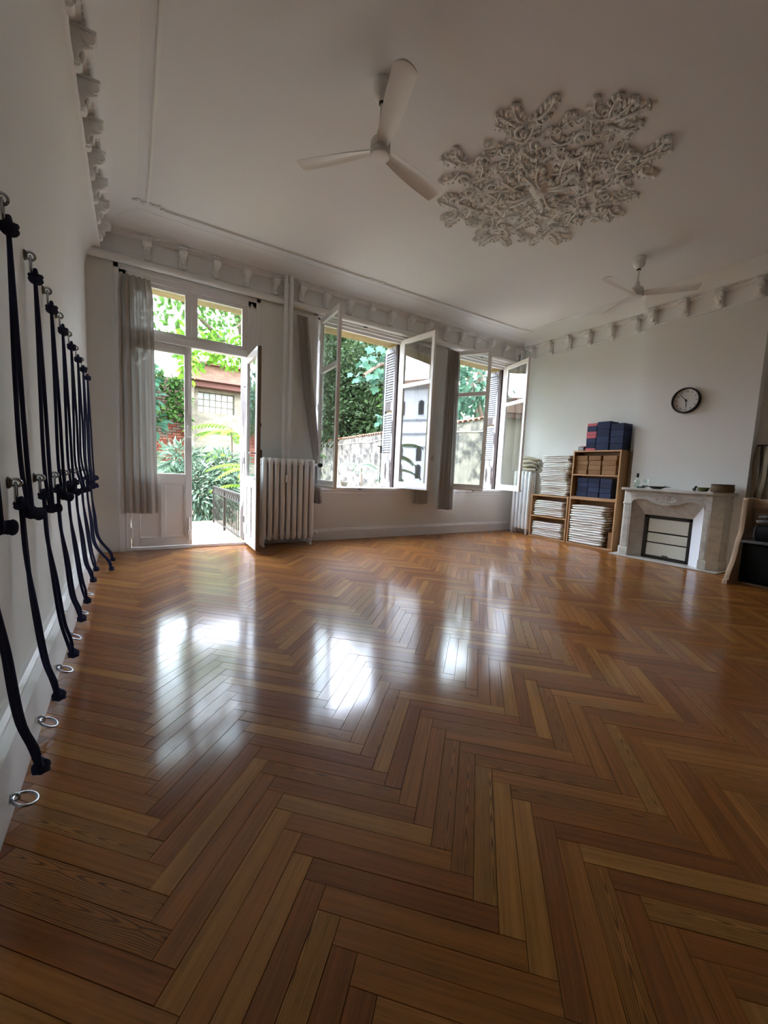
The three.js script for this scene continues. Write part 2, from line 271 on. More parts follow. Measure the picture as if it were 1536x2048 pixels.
function cornice(n, D, start, len, first, gap, count, label) {
  const o = struct('trim_' + n, along(CP, len, D, start), M.mould, label, 'cornice');
  const d = V3(...D), l = d.clone().cross(V3(0, 1, 0)), Q = new THREE.Matrix4();
  for (let i = 0; i < count; i++) { const b = mesh('bracket', bracketG, M.mould, o); b.applyMatrix4(Q.makeBasis(d, V3(0, 1, 0), l).setPosition(V3(...start).addScaledVector(l, first + i * gap).setY(0))); }
  const beads = []; for (let t = 0.02; t < len; t += 0.036) beads.push(beadG.clone().translate(0.068, 3.283, t));
  const bm = mesh('bead_row', beads, M.mould, o); bm.userData.kind = 'stuff'; bm.applyMatrix4(Q.makeBasis(d, V3(0, 1, 0), l).setPosition(V3(...start)));
  return o;
}
cornice(1, [1, 0, 0], [XL + 0.115, 0, ZI], ZN - ZI, 0.2, 0.335, 16, 'plaster cornice with scroll brackets above the rope wall');
cornice(2, [0, 0, 1], [XR, 0, ZI], XR - XL, XR - 5.895, 0.336, 18, 'plaster cornice with scroll brackets above the windows');
cornice(3, [-1, 0, 0], [XR, 0, -3.0], 3.0 - 5.166 < 0 ? 2.166 : 2, 0.19, 0.345, 6, 'plaster cornice with scroll brackets above the shelves');
cornice(4, [-1, 0, 0], [XB, 0, -1.73], 1.27, 0.1, 0.36, 4, 'plaster cornice with scroll brackets on the chimney breast');
cornice(5, [-1, 0, 0], [XR, 0, ZN], 2.18, 0.2, 0.345, 6, 'plaster cornice with scroll brackets right of the chimney breast');
// ---- thin border moulding on the ceiling
{
  const o = struct('trim_6', [
    bx(0.165, 0.192, H - 0.012, H + 0.002, -4.66, ZN), bx(0.172, 0.185, H - 0.02, H - 0.01, -4.66, ZN),
    bx(0.3, 5.5, H - 0.012, H + 0.002, -4.725, -4.698), bx(0.3, 5.5, H - 0.02, H - 0.01, -4.718, -4.705),
    bx(5.585, 5.612, H - 0.012, H + 0.002, -4.66, ZN)].map((g) => muv(g)), M.mould, 'thin plaster border line running round the ceiling', 'moulding');
  for (const [x, z] of [[0.19, -4.69], [5.57, -4.69], [2.7, -4.712]]) { const gs = []; for (let i = 0; i < 9; i++) { const a = i * 0.7; gs.push(new THREE.SphereGeometry(0.02, 8, 5).scale(1.4, 0.6, 0.9).rotateY(a).translate(x + (i - 4) * 0.028, H - 0.008, z + 0.018 * Math.sin(i * 2.1))); } mesh('corner_ornament', gs, M.mould, o); }
}

// ---- windows
function casement(parent, hx, hz, w, theta, flip) {
  const c = new THREE.Group(); c.name = 'casement'; c.position.set(hx, 0, hz); c.rotation.y = theta; parent.add(c);
  const y0 = 0.755, y1 = 2.925, t = 0.02, st = 0.05;
  mesh('sash_frame', [rb(0, st, y0, y1, -t, t), rb(w - st, w, y0, y1, -t, t), rb(st - 0.004, w - st + 0.004, y1 - 0.065, y1, -t, t), rb(st - 0.004, w - st + 0.004, 2.225, 2.285, -t, t), rb(st - 0.004, w - st + 0.004, y0, y0 + 0.09, -t, t), rb(0.01, w - 0.005, y0 - 0.008, y0 + 0.03, flip ? -t - 0.022 : -t, flip ? t : t + 0.022, 0.01, 2)], M.frame, c);
  mesh('glass_pane', bx(st - 0.002, w - st + 0.002, y0 + 0.088, 2.227, -0.0015, 0.0015), M.glass, c);
  mesh('glass_pane', bx(st - 0.002, w - st + 0.002, 2.283, y1 - 0.063, -0.0015, 0.0015), M.glass, c);
  mesh('hinge', [0.95, 1.8, 2.7].map((y) => rod([-0.004, y - 0.04, flip ? -0.02 : 0.02], [-0.004, y + 0.04, flip ? -0.02 : 0.02], 0.008, 8)), M.frame, c);
  return c;
}
function windowUnit(n, x0, x1, aL, aR, label) {
  const o = struct('window_' + n, null, null, label, 'window'), z0 = ZI - 0.085, z1 = ZI - 0.02;
  mesh('window_frame', [rb(x0, x0 + 0.048, 0.7, 2.955, z0, z1), rb(x1 - 0.048, x1, 0.7, 2.955, z0, z1), rb(x0, x1, 2.925, 2.956, z0, z1), rb(x0, x1, 2.89, 2.93, z0 - 0.02, z0 + 0.02), rb(x0, x1, 0.70, 0.748, z0, z1)], M.frame, o);
  mesh('sill', [rb(x0 - 0.03, x1 + 0.03, 0.69, 0.742, ZI - 0.03, ZI + 0.022, 0.012, 2), rb(x0 - 0.02, x1 + 0.02, 0.645, 0.69, ZI - 0.01, ZI + 0.008, 0.003)], M.trim, o);
  mesh('casing', [rb(x0 - 0.05, x0, 0.7, 2.99, ZI - 0.005, ZI + 0.012), rb(x1, x1 + 0.05, 0.7, 2.99, ZI - 0.005, ZI + 0.012), rb(x0 - 0.05, x1 + 0.05, 2.955, 2.985, ZI - 0.005, ZI + 0.012)], M.trim, o);
  mesh('outer_sill', rb(x0 + 0.02, x1 - 0.02, 0.66, 0.735, ZO - 0.05, z0, 0.01), M.concrete, o);
  mesh('keeper', [rb((x0 + x1) / 2 - 0.03, (x0 + x1) / 2 + 0.03, 2.962, 2.974, ZI, ZI + 0.02, 0.003), rb((x0 + x1) / 2 - 0.03, (x0 + x1) / 2 + 0.03, 0.712, 0.724, ZI + 0.01, ZI + 0.027, 0.003)], M.iron, o);
  casement(o, x0 + 0.05, ZI + 0.012, 0.645, -aL * PI / 180, false);
  casement(o, x1 - 0.05, ZI + 0.012, 0.645, PI + aR * PI / 180, true);
  return o;
}
windowUnit(1, 2.10, 3.50, 93, 98.5, 'wide open two leaf window beside the iron radiator');
windowUnit(2, 4.34, 5.74, 61, 73, 'open two leaf window nearest the shelves');

// ---- louvred shutters folded back into the reveals
const slatM = S('#989ba0', { roughness: 0.6 });
const slatG = new RoundedBoxGeometry(0.007, 0.052, 0.215, 1, 0.003).rotateZ(-0.6);
for (const [x, label] of [[3.448, 'white louvred shutter folded against the reveal of the window beside the radiator'], [5.688, 'white louvred shutter folded against the reveal of the window nearest the shelves']]) {
  const t = thing('window_shutter', label, 'shutter', [x, 0, 0]);
  mesh('shutter_frame', [rb(-0.016, 0.016, 0.745, 2.88, -5.61, -5.57), rb(-0.016, 0.016, 0.745, 2.88, -5.36, -5.32), rb(-0.016, 0.016, 2.80, 2.88, -5.575, -5.355), rb(-0.016, 0.016, 1.93, 2.06, -5.575, -5.355), rb(-0.016, 0.016, 0.745, 1.28, -5.575, -5.355)].map((g) => muv(g)), M.shutter, t);
  for (const [a, b] of [[1.30, 1.92], [2.075, 2.79]]) for (let y = a + 0.015; y < b; y += 0.038) mesh('slat', slatG, slatM, t).position.set(0, y, -5.465);
  mesh('edge_board', muv(rb(-0.02, 0.03, 0.74, 2.89, -5.32, -5.262)), M.shutterWood, t);
  mesh('bolt', [rod([-0.03, 0.8, -5.615], [-0.03, 2.8, -5.615], 0.006, 6), rb(-0.045, -0.02, 1.28, 1.4, -5.63, -5.6, 0.005), rod([-0.03, 1.38, -5.615], [-0.09, 1.39, -5.63], 0.008, 6)], M.iron, t);
}

// ---- garden door
{
  const o = struct('door_1', null, null, 'white French door to the garden with one leaf open', 'door');
  const z0 = ZI - 0.075, z1 = ZI + 0.008;
  mesh('door_frame', [rb(-0.08, -0.004, 0, 2.93, z0, z1), rb(1.214, 1.32, 0, 2.93, z0, z1), rb(-0.08, 1.32, 2.865, 2.93, z0, z1), rb(-0.01, 1.22, 2.275, 2.36, z0, z1 + 0.006, 0.01, 2), rb(-0.08, 1.32, 0.0, 0.035, z0 - 0.02, ZI + 0.005)], M.frame, o);
  mesh('casing', [rb(-0.115, -0.07, 0, 2.975, ZI - 0.005, ZI + 0.02), rb(1.31, 1.36, 0, 2.975, ZI - 0.005, ZI + 0.02), rb(-0.115, 1.36, 2.925, 2.975, ZI - 0.005, ZI + 0.02), rb(1.25, 1.268, 0.04, 2.9, ZI, ZI + 0.016), rb(-0.05, -0.036, 0.04, 2.9, ZI, ZI + 0.016)], M.trim, o);
  const pane = (p, x0, x1, y0, y1, z = 0) => mesh('glass_pane', bx(x0, x1, y0, y1, z - 0.0015, z + 0.0015), M.glass, p);
  const sash = (x0, x1) => { const g = new THREE.Group(); g.name = 'transom_sash'; g.position.z = ZI - 0.03; o.add(g); const y0 = 2.36, y1 = 2.865, s = 0.062, b = 0.04; mesh('sash_frame', [rb(x0, x0 + s, y0, y1, -0.02, 0.02), rb(x1 - s, x1, y0, y1, -0.02, 0.02), rb(x0 + s, x1 - s, y1 - b, y1, -0.02, 0.02), rb(x0 + s, x1 - s, y0, y0 + b, -0.02, 0.02)], M.frame, g); pane(g, x0 + s - 0.002, x1 - s + 0.002, y0 + b - 0.002, y1 - b + 0.002); return g; };
  sash(-0.004, 0.6045); sash(0.6065, 1.214);
  // leaf built from its hinge at x = 0 to x = w
  const leaf = (name, w, dir) => {
    const g = new THREE.Group(); g.name = name; o.add(g); const t = 0.021, s = 0.072, mid = w / 2;
    mesh('leaf_frame', [rb(0, s, 0.04, 2.272, -t, t), rb(w - s, w, 0.04, 2.272, -t, t), rb(s, w - s, 2.185, 2.272, -t, t), rb(s, w - s, 0.75, 0.845, -t, t), rb(s, w - s, 0.04, 0.132, -t, t), rb(mid - 0.02, mid + 0.02, 0.13, 0.755, -t, t), rb(s - 0.005, w - s + 0.005, 0.835, 0.862, -t - 0.01, t + 0.01, 0.006)], M.frame, g);
    for (const [a, b] of [[s, mid - 0.02], [mid + 0.02, w - s]]) { const q = mesh('door_panel', rb(a - 0.003, b + 0.003, 0.128, 0.755, -0.008, 0.008, 0.002), M.frame, g); mesh('panel_moulding', [rb(a, a + 0.014, 0.132, 0.75, -0.019, 0.019, 0.006), rb(b - 0.014, b, 0.132, 0.75, -0.019, 0.019, 0.006), rb(a, b, 0.132, 0.146, -0.019, 0.019, 0.006), rb(a, b, 0.736, 0.75, -0.019, 0.019, 0.006)], M.frame, g); }
    pane(g, s - 0.002, w - s + 0.002, 0.858, 2.188);
    return g;
  };
  const shut = leaf('door_leaf', 0.604, 1); shut.position.set(-0.002, 0, ZI - 0.025);
  mesh('cremone_bolt', [rod([0.57, 0.1, 0.03], [0.57, 0.36, 0.03], 0.009, 8), rb(0.55, 0.59, 0.15, 0.21, 0.02, 0.05, 0.006), rod([0.575, 1.55, 0.03], [0.575, 2.2, 0.03], 0.008, 8), rb(0.555, 0.6, 2.15, 2.17, 0.02, 0.045, 0.005), tube([[0.59, 1.28, 0.022], [0.59, 1.28, 0.06], [0.575, 1.28, 0.066], [0.56, 1.28, 0.06], [0.56, 1.4, 0.06], [0.56, 1.4, 0.022]], 0.007, 20, 6)], M.frame, shut);
  mesh('hinge', [0.2, 0.42].map((y) => rod([0.004, y - 0.06, 0.026], [0.004, y + 0.06, 0.026], 0.011, 8)), M.frame, shut);
  const open = leaf('door_leaf', 0.6, -1); open.position.set(1.215, 0, ZI + 0.012); open.rotation.y = PI + 88 * PI / 180;
  mesh('lock_edge', rb(0.596, 0.614, 0.04, 2.272, -0.021, 0.016, 0.003), M.leafEdge, open);
  mesh('handle', [rod([0.57, 1.13, -0.03], [0.57, 1.13, 0.075], 0.007, 8), tube([[0.57, 1.13, 0.07], [0.55, 1.13, 0.078], [0.5, 1.128, 0.078], [0.46, 1.12, 0.076]], 0.007, 12, 6), rb(0.545, 0.6, 1.08, 1.17, -0.045, -0.02, 0.006), rb(0.55, 0.59, 1.42, 1.46, -0.035, -0.02, 0.004)], M.darkSteel, open);
  mesh('hinge', [0.5, 1.1, 1.75].map((y) => rod([-0.006, y - 0.05, -0.02], [-0.006, y + 0.05, -0.02], 0.012, 8)), M.iron, open);
  mesh('threshold', muv(rb(-0.06, 1.3, -0.14, 0.012, ZO - 0.02, z0 + 0.01, 0.008)), M.terrace, o);
  const t = thing('door_shutter', 'worn white plank shutter folded into the garden door reveal', 'shutter');
  for (let i = 0; i < 3; i++) mesh('board', muv(rb(1.235, 1.263, 0.03, 2.84, -5.60 + i * 0.085, -5.518 + i * 0.085, 0.004)), M.shutter, t);
  mesh('edge_board', rb(1.232, 1.275, 0.03, 2.84, -5.335, -5.25), M.shutterWood, t);
  for (const y of [0.3, 1.05, 2.0]) mesh('strap_hinge', rb(1.222, 1.236, y - 0.04, y + 0.04, -5.38, -5.28, 0.004), M.iron, t);
}
// ---------------------------------------------------------------- ceiling fans
function fan(pos, hubY, angles, label) {
  const t = thing('ceiling_fan', label, 'ceiling fan', [pos[0], 0, pos[1]], 0, 'white ceiling fans');
  mesh('canopy', lathe([[0.001, H - 0.115], [0.022, H - 0.115], [0.03, H - 0.10], [0.052, H - 0.085], [0.06, H - 0.06], [0.06, H - 0.006], [0.055, H], [0.001, H]], 24), M.pipe, t);
  mesh('down_rod', rod([0, hubY + 0.09, 0], [0, H - 0.1, 0], 0.011, 12), M.pipe, t);
  mesh('rod_socket', lathe([[0.001, H - 0.128], [0.02, H - 0.125], [0.02, H - 0.112], [0.001, H - 0.11]], 16), M.iron, t);
  mesh('motor', lathe([[0.001, hubY - 0.035], [0.058, hubY - 0.035], [0.064, hubY - 0.028], [0.064, hubY - 0.006], [0.06, hubY - 0.002], [0.06, hubY + 0.002], [0.064, hubY + 0.006], [0.064, hubY + 0.05], [0.055, hubY + 0.062], [0.03, hubY + 0.075], [0.022, hubY + 0.12], [0.001, hubY + 0.122]], 28), M.pipe, t);
  angles.forEach((a) => {
    // twisted, slightly cambered blade
    const n = 10, m = 6, pos2 = [], idx = [];
    for (const sgn of [1, -1]) for (let i = 0; i <= n; i++) for (let j = 0; j <= m; j++) {
      const s = i / n, v = j / m * 2 - 1, r = 0.05 + 0.525 * s, hw = 0.034 + 0.026 * Math.sin(Math.min(1, s * 1.6) * PI / 2) + 0.006 * s, tw = 0.24 - 0.08 * s;
      const th = 0.004 * Math.sqrt(Math.max(0, 1 - v * v)) + 0.0008, c = v * hw, cam = 0.017 * (1 - v * v) + sgn * th, rc = r - (s > 0.95 ? 0.02 * v * v : 0);
      pos2.push(rc, c * Math.sin(tw) + cam, c * Math.cos(tw));
    }
    const N = (n + 1) * (m + 1);
    for (let k = 0; k < 2; k++) for (let i = 0; i < n; i++) for (let j = 0; j < m; j++) { const q = k * N + i * (m + 1) + j, e = q + 1, f = q + m + 1, g = f + 1; if (k) idx.push(q, f, e, e, f, g); else idx.push(q, e, f, e, g, f); }
    for (let j = 0; j < m; j++) { const q = n * (m + 1) + j; idx.push(q, q + 1, q + N, q + 1, q + N + 1, q + N); }
    const g = new THREE.BufferGeometry(); g.setAttribute('position', new THREE.Float32BufferAttribute(pos2, 3)); g.setIndex(idx); g.computeVertexNormals();
    const b = mesh('blade', g, M.pipe, t); b.position.y = hubY; b.rotation.y = -a;
  });
  return t;
}
fan([1.371, -2.417], 3.005, [-2.30, -0.21, 1.885], 'white three blade ceiling fan nearest the viewer, left of the plaster rosette');
fan([4.693, -2.518], 3.03, [PI, 1.0, -1.05], 'white three blade ceiling fan farther away, near the fireplace wall');

// ---------------------------------------------------------------- plaster rosette
{
  const R = thing('ceiling_rosette', 'large white plaster acanthus rosette in the middle of the ceiling', 'ceiling rosette', [2.93, H, -2.45]);
  // acanthus leaf: a ribbed spine with rounded curling lobes on both sides; lies on the ceiling, relief hangs down (-y)
  const leafG = (len, wid, lobes, bend, sd) => {
    const gs = [], P = (s) => [len * s, bend * len * Math.sin(s * 2.2)], n = lobes;
    const spine = []; for (let i = 0; i <= 6; i++) { const [x, z] = P(i / 6); spine.push(V3(x, -0.008 - 0.016 * Math.sin(i / 6 * PI), z)); }
    gs.push(tube(spine, 0.0085, 10, 5));
    for (let i = 0; i < n; i++) for (const e of [-1, 1]) {
      const s = 0.12 + 0.8 * i / (n - 1), [x, z] = P(s), w = wid * Math.sin(PI * (0.22 + 0.68 * s)) * (1 + 0.15 * Math.sin(sd + i * 2 + e)), a = e * (1.0 - 0.45 * s) + bend * 1.6 * Math.cos(s * 2.2);
      // one lobe: a small cupped petal
      gs.push(new THREE.SphereGeometry(1, 6, 4, 0, 2 * PI, PI * 0.5, PI * 0.5).scale(w * 0.52, 0.012 + 0.012 * Math.sin(PI * s), w * 0.26).translate(w * 0.45, 0, 0).rotateZ(0.12).rotateY(-a).translate(x, 0, z));
      gs.push(new THREE.SphereGeometry(1, 6, 4).scale(0.0125, 0.011, 0.0125).translate(w * 0.86, -0.014, 0).rotateY(-a).translate(x, 0, z));
    }
    const [x, z] = P(1); gs.push(new THREE.SphereGeometry(0.022, 8, 5).scale(1.1, 0.8, 1).translate(x, -0.014, z));
    return merge(gs);
  };
  const V = []; for (let k = 0; k < 6; k++) V.push(leafG(0.21, 0.085, 5, k % 2 ? 0.22 : -0.22, k));
  const scrollG = (() => { const pts = []; for (let i = 0; i <= 14; i++) { const a = i / 14 * 6.6, r = 0.062 * (1 - i / 18); pts.push(V3(r * Math.cos(a), -0.010 - 0.014 * i / 14, r * Math.sin(a))); } return merge([new THREE.TubeGeometry(new THREE.CatmullRomCurve3(pts), 20, 0.0095, 5), new THREE.SphereGeometry(0.018, 8, 5).translate(0.006, -0.022, 0)]); })();
  const put = (g, name, r, a, dir, s, y = 0) => { const q = mesh(name, g, M.mould, R); q.position.set(r * Math.cos(a), y, r * Math.sin(a)); q.rotation.y = -dir; q.scale.set(s, s * 1.2, s); };
  const starR = (a) => 0.79 + 0.07 * Math.cos(8 * (a - 0.28)) + 0.03 * Math.sin(3 * a + 1);
  for (let k = 0; k < 8; k++) put(V[k % 6], 'acanthus_leaf', 0.05, k * PI / 4, k * PI / 4, 1.15, -0.02);
  for (let k = 0; k < 14; k++) { const a = (k + 0.5) * PI / 7; put(V[(k * 5) % 6], 'acanthus_leaf', 0.19, a, a + (k % 2 ? 0.5 : -0.5), 1.0, -0.008); }
  for (let k = 0; k < 24; k++) { const a = k * 2 * PI / 24 + rr(-0.05, 0.05); put(V[(k * 7) % 6], 'acanthus_leaf', 0.33 + rr(-0.02, 0.02), a, a + (k % 2 ? 0.9 : -0.9), 0.95 + rr(-0.1, 0.1)); }
  for (let k = 0; k < 32; k++) { const a = k * 2 * PI / 32 + rr(-0.04, 0.04), r = starR(a) - 0.30; put(V[(k * 5) % 6], 'acanthus_leaf', r + rr(-0.02, 0.02), a, a + (k % 2 ? 1.1 : -1.1) * rr(0.5, 1), 0.85 + rr(-0.1, 0.1)); }
  for (let k = 0; k < 44; k++) { const a = k * 2 * PI / 44 + rr(-0.03, 0.03), r = starR(a) - 0.15; put(V[(k * 7) % 6], 'acanthus_leaf', r + rr(-0.015, 0.015), a, a + (k % 2 ? 0.9 : -0.9) * rr(0.2, 1.1), 0.68 + rr(-0.1, 0.1)); }
  for (let k = 0; k < 8; k++) { const a0 = 0.28 + k * PI / 4; for (let i = -1; i <= 1; i++) { const a = a0 + i * 0.075; put(V[(k + i + 6) % 6], 'acanthus_leaf', 0.71, a, a + i * 0.7, 0.85 + rr(-0.06, 0.06)); } }
  for (let k = 0; k < 60; k++) { const a = k * 2.39996, r = 0.14 + 0.60 * Math.sqrt((k + 0.5) / 60); put(scrollG, 'scroll', r, a, rr(0, 6), rr(0.65, 1.1), -0.004); }
  mesh('boss', lathe([[0.001, -0.07], [0.03, -0.068], [0.05, -0.058], [0.055, -0.045], [0.085, -0.03], [0.1, -0.012], [0.11, 0]], 20), M.mould, R);
}

// ---------------------------------------------------------------- heating pipes
tag(mesh('heating_pipe', [rod([XL + 0.01, 3.012, ZI + 0.042], [XR - 0.12, 3.012, ZI + 0.042], 0.04, 18)], M.pipe), 'thick white pipe running level under the window wall cornice', 'pipe');
tag(mesh('heating_pipe', rod([1.64, 1.103, ZI + 0.108], [1.64, 3.3, ZI + 0.108], 0.024, 14), M.pipe), 'left of the two upright white pipes above the radiator', 'pipe');
tag(mesh('heating_pipe', rod([1.705, 1.103, ZI + 0.108], [1.705, 3.3, ZI + 0.108], 0.024, 14), M.pipe), 'right of the two upright white pipes above the radiator', 'pipe');
tag(mesh('heating_pipe', [rod([XR - 0.09, 1.1, ZI + 0.05], [XR - 0.09, 3.38, ZI + 0.05], 0.025, 14), rod([XR - 0.04, 1.1, ZI + 0.05], [XR - 0.04, 3.38, ZI + 0.05], 0.022, 14)], M.pipe), 'upright pipe pair in the far corner behind the open casement', 'pipe');

// ---------------------------------------------------------------- radiators
const secG = (() => { // one cast iron section, three columns deep along z, 78 mm pitch along x
  const gs = [], y0 = 0.075, y1 = 1.1;
  for (const z of [-0.055, 0, 0.055]) { const pr = []; pr.push([0.001, y0]); for (let i = 0; i <= 5; i++) { const a = -PI / 2 + i / 5 * PI / 2; pr.push([0.006 + 0.020 * Math.cos(a), y0 + 0.04 + 0.04 * Math.sin(a)]); } for (let i = 0; i <= 5; i++) { const a = i / 5 * PI / 2; pr.push([0.006 + 0.020 * Math.cos(a), y1 - 0.045 + 0.045 * Math.sin(a)]); } pr.push([0.001, y1]); gs.push(lathe(pr, 12).scale(1.12, 1, 1).translate(0, 0, z)); }
  for (const y of [0.14, 1.035]) gs.push(rb(-0.024, 0.024, y - 0.04, y + 0.04, -0.066, 0.066, 0.02, 2), new THREE.CylinderGeometry(0.03, 0.03, 0.08, 12).rotateZ(PI / 2).translate(0, y, 0));
  return merge(gs);
})();
const footG = merge([lathe([[0.017, 0], [0.02, 0.01], [0.013, 0.03], [0.02, 0.1], [0.022, 0.16]], 10).translate(0, 0, 0.055), lathe([[0.017, 0], [0.02, 0.01], [0.013, 0.03], [0.02, 0.1], [0.022, 0.16]], 10).translate(0, 0, -0.055)]);
function radiator(pos, turn, n, label, valve) {
  const t = thing('radiator', label, 'radiator', pos, turn, 'cast iron column radiators');
  for (let i = 0; i < n; i++) mesh('section', secG, M.rad, t).position.x = i * 0.0765;
  for (const i of [0, n - 1]) mesh('foot', footG, M.rad, t).position.x = i * 0.0765;
  const e = (n - 1) * 0.0765;
  if (valve) {
    mesh('valve_pipe', [rod([e + 0.03, 1.035, 0], [e + 0.1, 1.035, 0], 0.016, 10), rod([e + 0.03, 0.14, 0], [e + 0.08, 0.14, 0], 0.014, 10), lathe([[0.001, -0.025], [0.022, -0.025], [0.024, 0], [0.018, 0.02], [0.001, 0.022]], 12).rotateZ(PI / 2).translate(e + 0.09, 0.14, 0)], M.rad, t);
    mesh('thermostat_knob', lathe([[0.001, 0], [0.024, 0], [0.028, 0.008], [0.028, 0.05], [0.024, 0.056], [0.001, 0.056]], 18).rotateX(PI / 2).translate(e + 0.115, 1.035, 0.01), M.black, t);
  }
  const k = Math.floor(n * 0.5); mesh('heat_meter', [rb(k * 0.0765 - 0.053, k * 0.0765 - 0.023, 0.8, 0.9, 0.06, 0.092, 0.006), rb(k * 0.0765 - 0.048, k * 0.0765 - 0.028, 0.86, 0.885, 0.09, 0.094, 0.002)], M.whitePaint, t);
  return t;
}
radiator([1.375, 0, -5.0], 0, 9, 'white cast iron radiator beside the open garden door', true);
radiator([5.93, 0, -4.95], -PI / 2, 5, 'white cast iron radiator in the corner under folded cushions', false).rotation.y = -PI / 2;

// ---------------------------------------------------------------- curtains
// top / bottom: [x0, x1] at heights y; folds run down; mid bends optional
function curtain(label, rows, folds, amp, z, nv = 26) {
  const nu = folds * 8, p = [], uv = [], idx = [];
  const at = (v) => { let k = 0; while (k < rows.length - 2 && v > rows[k + 1][0]) k++; const a = rows[k], b = rows[k + 1], t = (v - a[0]) / (b[0] - a[0]), s = t * t * (3 - 2 * t) * 0.5 + t * 0.5; return a.map((q, i) => q + (b[i] - q) * s); };
  for (let j = 0; j <= nv; j++) { const v = j / nv, [, y, x0, x1, k, dz] = at(v); for (let i = 0; i <= nu; i++) { const u = i / nu; const ph = u * folds * 2 * PI + 0.6 * Math.sin(u * 9 + v * 1.2); p.push(x0 + (x1 - x0) * u + 0.25 * amp * k * Math.sin(ph * 2 + 1), y + (j === nv ? 0.006 * Math.sin(u * 7) : 0), z + dz + amp * k * Math.sin(ph) + 0.3 * amp * Math.sin(u * 5 + v * 3)); uv.push(u * 2, v * 2.4); } }
  for (let j = 0; j < nv; j++) for (let i = 0; i < nu; i++) { const a = j * (nu + 1) + i, b = a + 1, c = a + nu + 1, d = c + 1; idx.push(a, c, b, b, c, d); }
  const g = new THREE.BufferGeometry(); g.setAttribute('position', new THREE.Float32BufferAttribute(p, 3)); g.setAttribute('uv', new THREE.Float32BufferAttribute(uv, 2)); g.setIndex(idx); g.computeVertexNormals();
  return tag(mesh('curtain', g, M.curtain), label, 'curtain', 'grey linen curtains');
}
curtain('grey curtain hanging straight over the left leaf of the garden door', [[0, 2.86, -0.07, 0.20, 1, 0], [0.08, 2.68, -0.085, 0.225, 1, 0], [1, 0.425, -0.095, 0.25, 0.7, 0]], 5, 0.024, ZI + 0.085);
curtain('grey curtain swept aside behind the radiator thermostat knob', [[0, 2.89, 1.79, 1.93, 0.9, 0.03], [0.35, 2.05, 1.87, 2.03, 0.8, 0.03], [0.74, 1.12, 2.05, 2.16, 0.45, 0.02], [0.78, 1.02, 2.06, 2.17, 0.5, 0.0], [1, 0.52, 2.06, 2.215, 1, -0.01]], 5, 0.018, ZI + 0.04);
curtain('grey curtain showing only its hem below the right casement beside the radiator window', [[0, 2.9, 3.64, 3.92, 1, 0], [1, 0.505, 3.72, 4.02, 1, 0]], 5, 0.018, ZI + 0.055);
curtain('dark grey curtain hanging straight between the two windows', [[0, 2.9, 4.17, 4.40, 1, 0], [0.08, 2.7, 4.155, 4.43, 1, 0], [1, 0.42, 4.13, 4.46, 1, 0]], 6, 0.03, ZI + 0.17);
{ const t = thing('curtain_hook', 'small white tieback hook on the wall between the windows', 'hook', [4.1, 1.22, ZI]); mesh('plate', rb(-0.012, 0.012, -0.03, 0.03, 0, 0.008, 0.003), M.whitePaint, t); mesh('hook_arm', [tube([[0, 0.02, 0.005], [0, 0.03, 0.03], [0.0, 0.06, 0.045]], 0.006, 10, 6), tube([[0, -0.015, 0.005], [0.005, -0.03, 0.03], [0.01, 0.0, 0.045]], 0.007, 10, 6)], M.whitePaint, t); }
// ---------------------------------------------------------------- bowl on the sill
tag(mesh('small_bowl', lathe([[0.001, 0], [0.035, 0], [0.038, 0.006], [0.06, 0.055], [0.066, 0.066], [0.062, 0.066], [0.054, 0.054], [0.032, 0.012], [0.001, 0.01]], 24).translate(2.64, 0.748, -5.33), S('#a39a86', { roughness: 0.4 })), 'small beige bowl standing on the window sill', 'bowl');

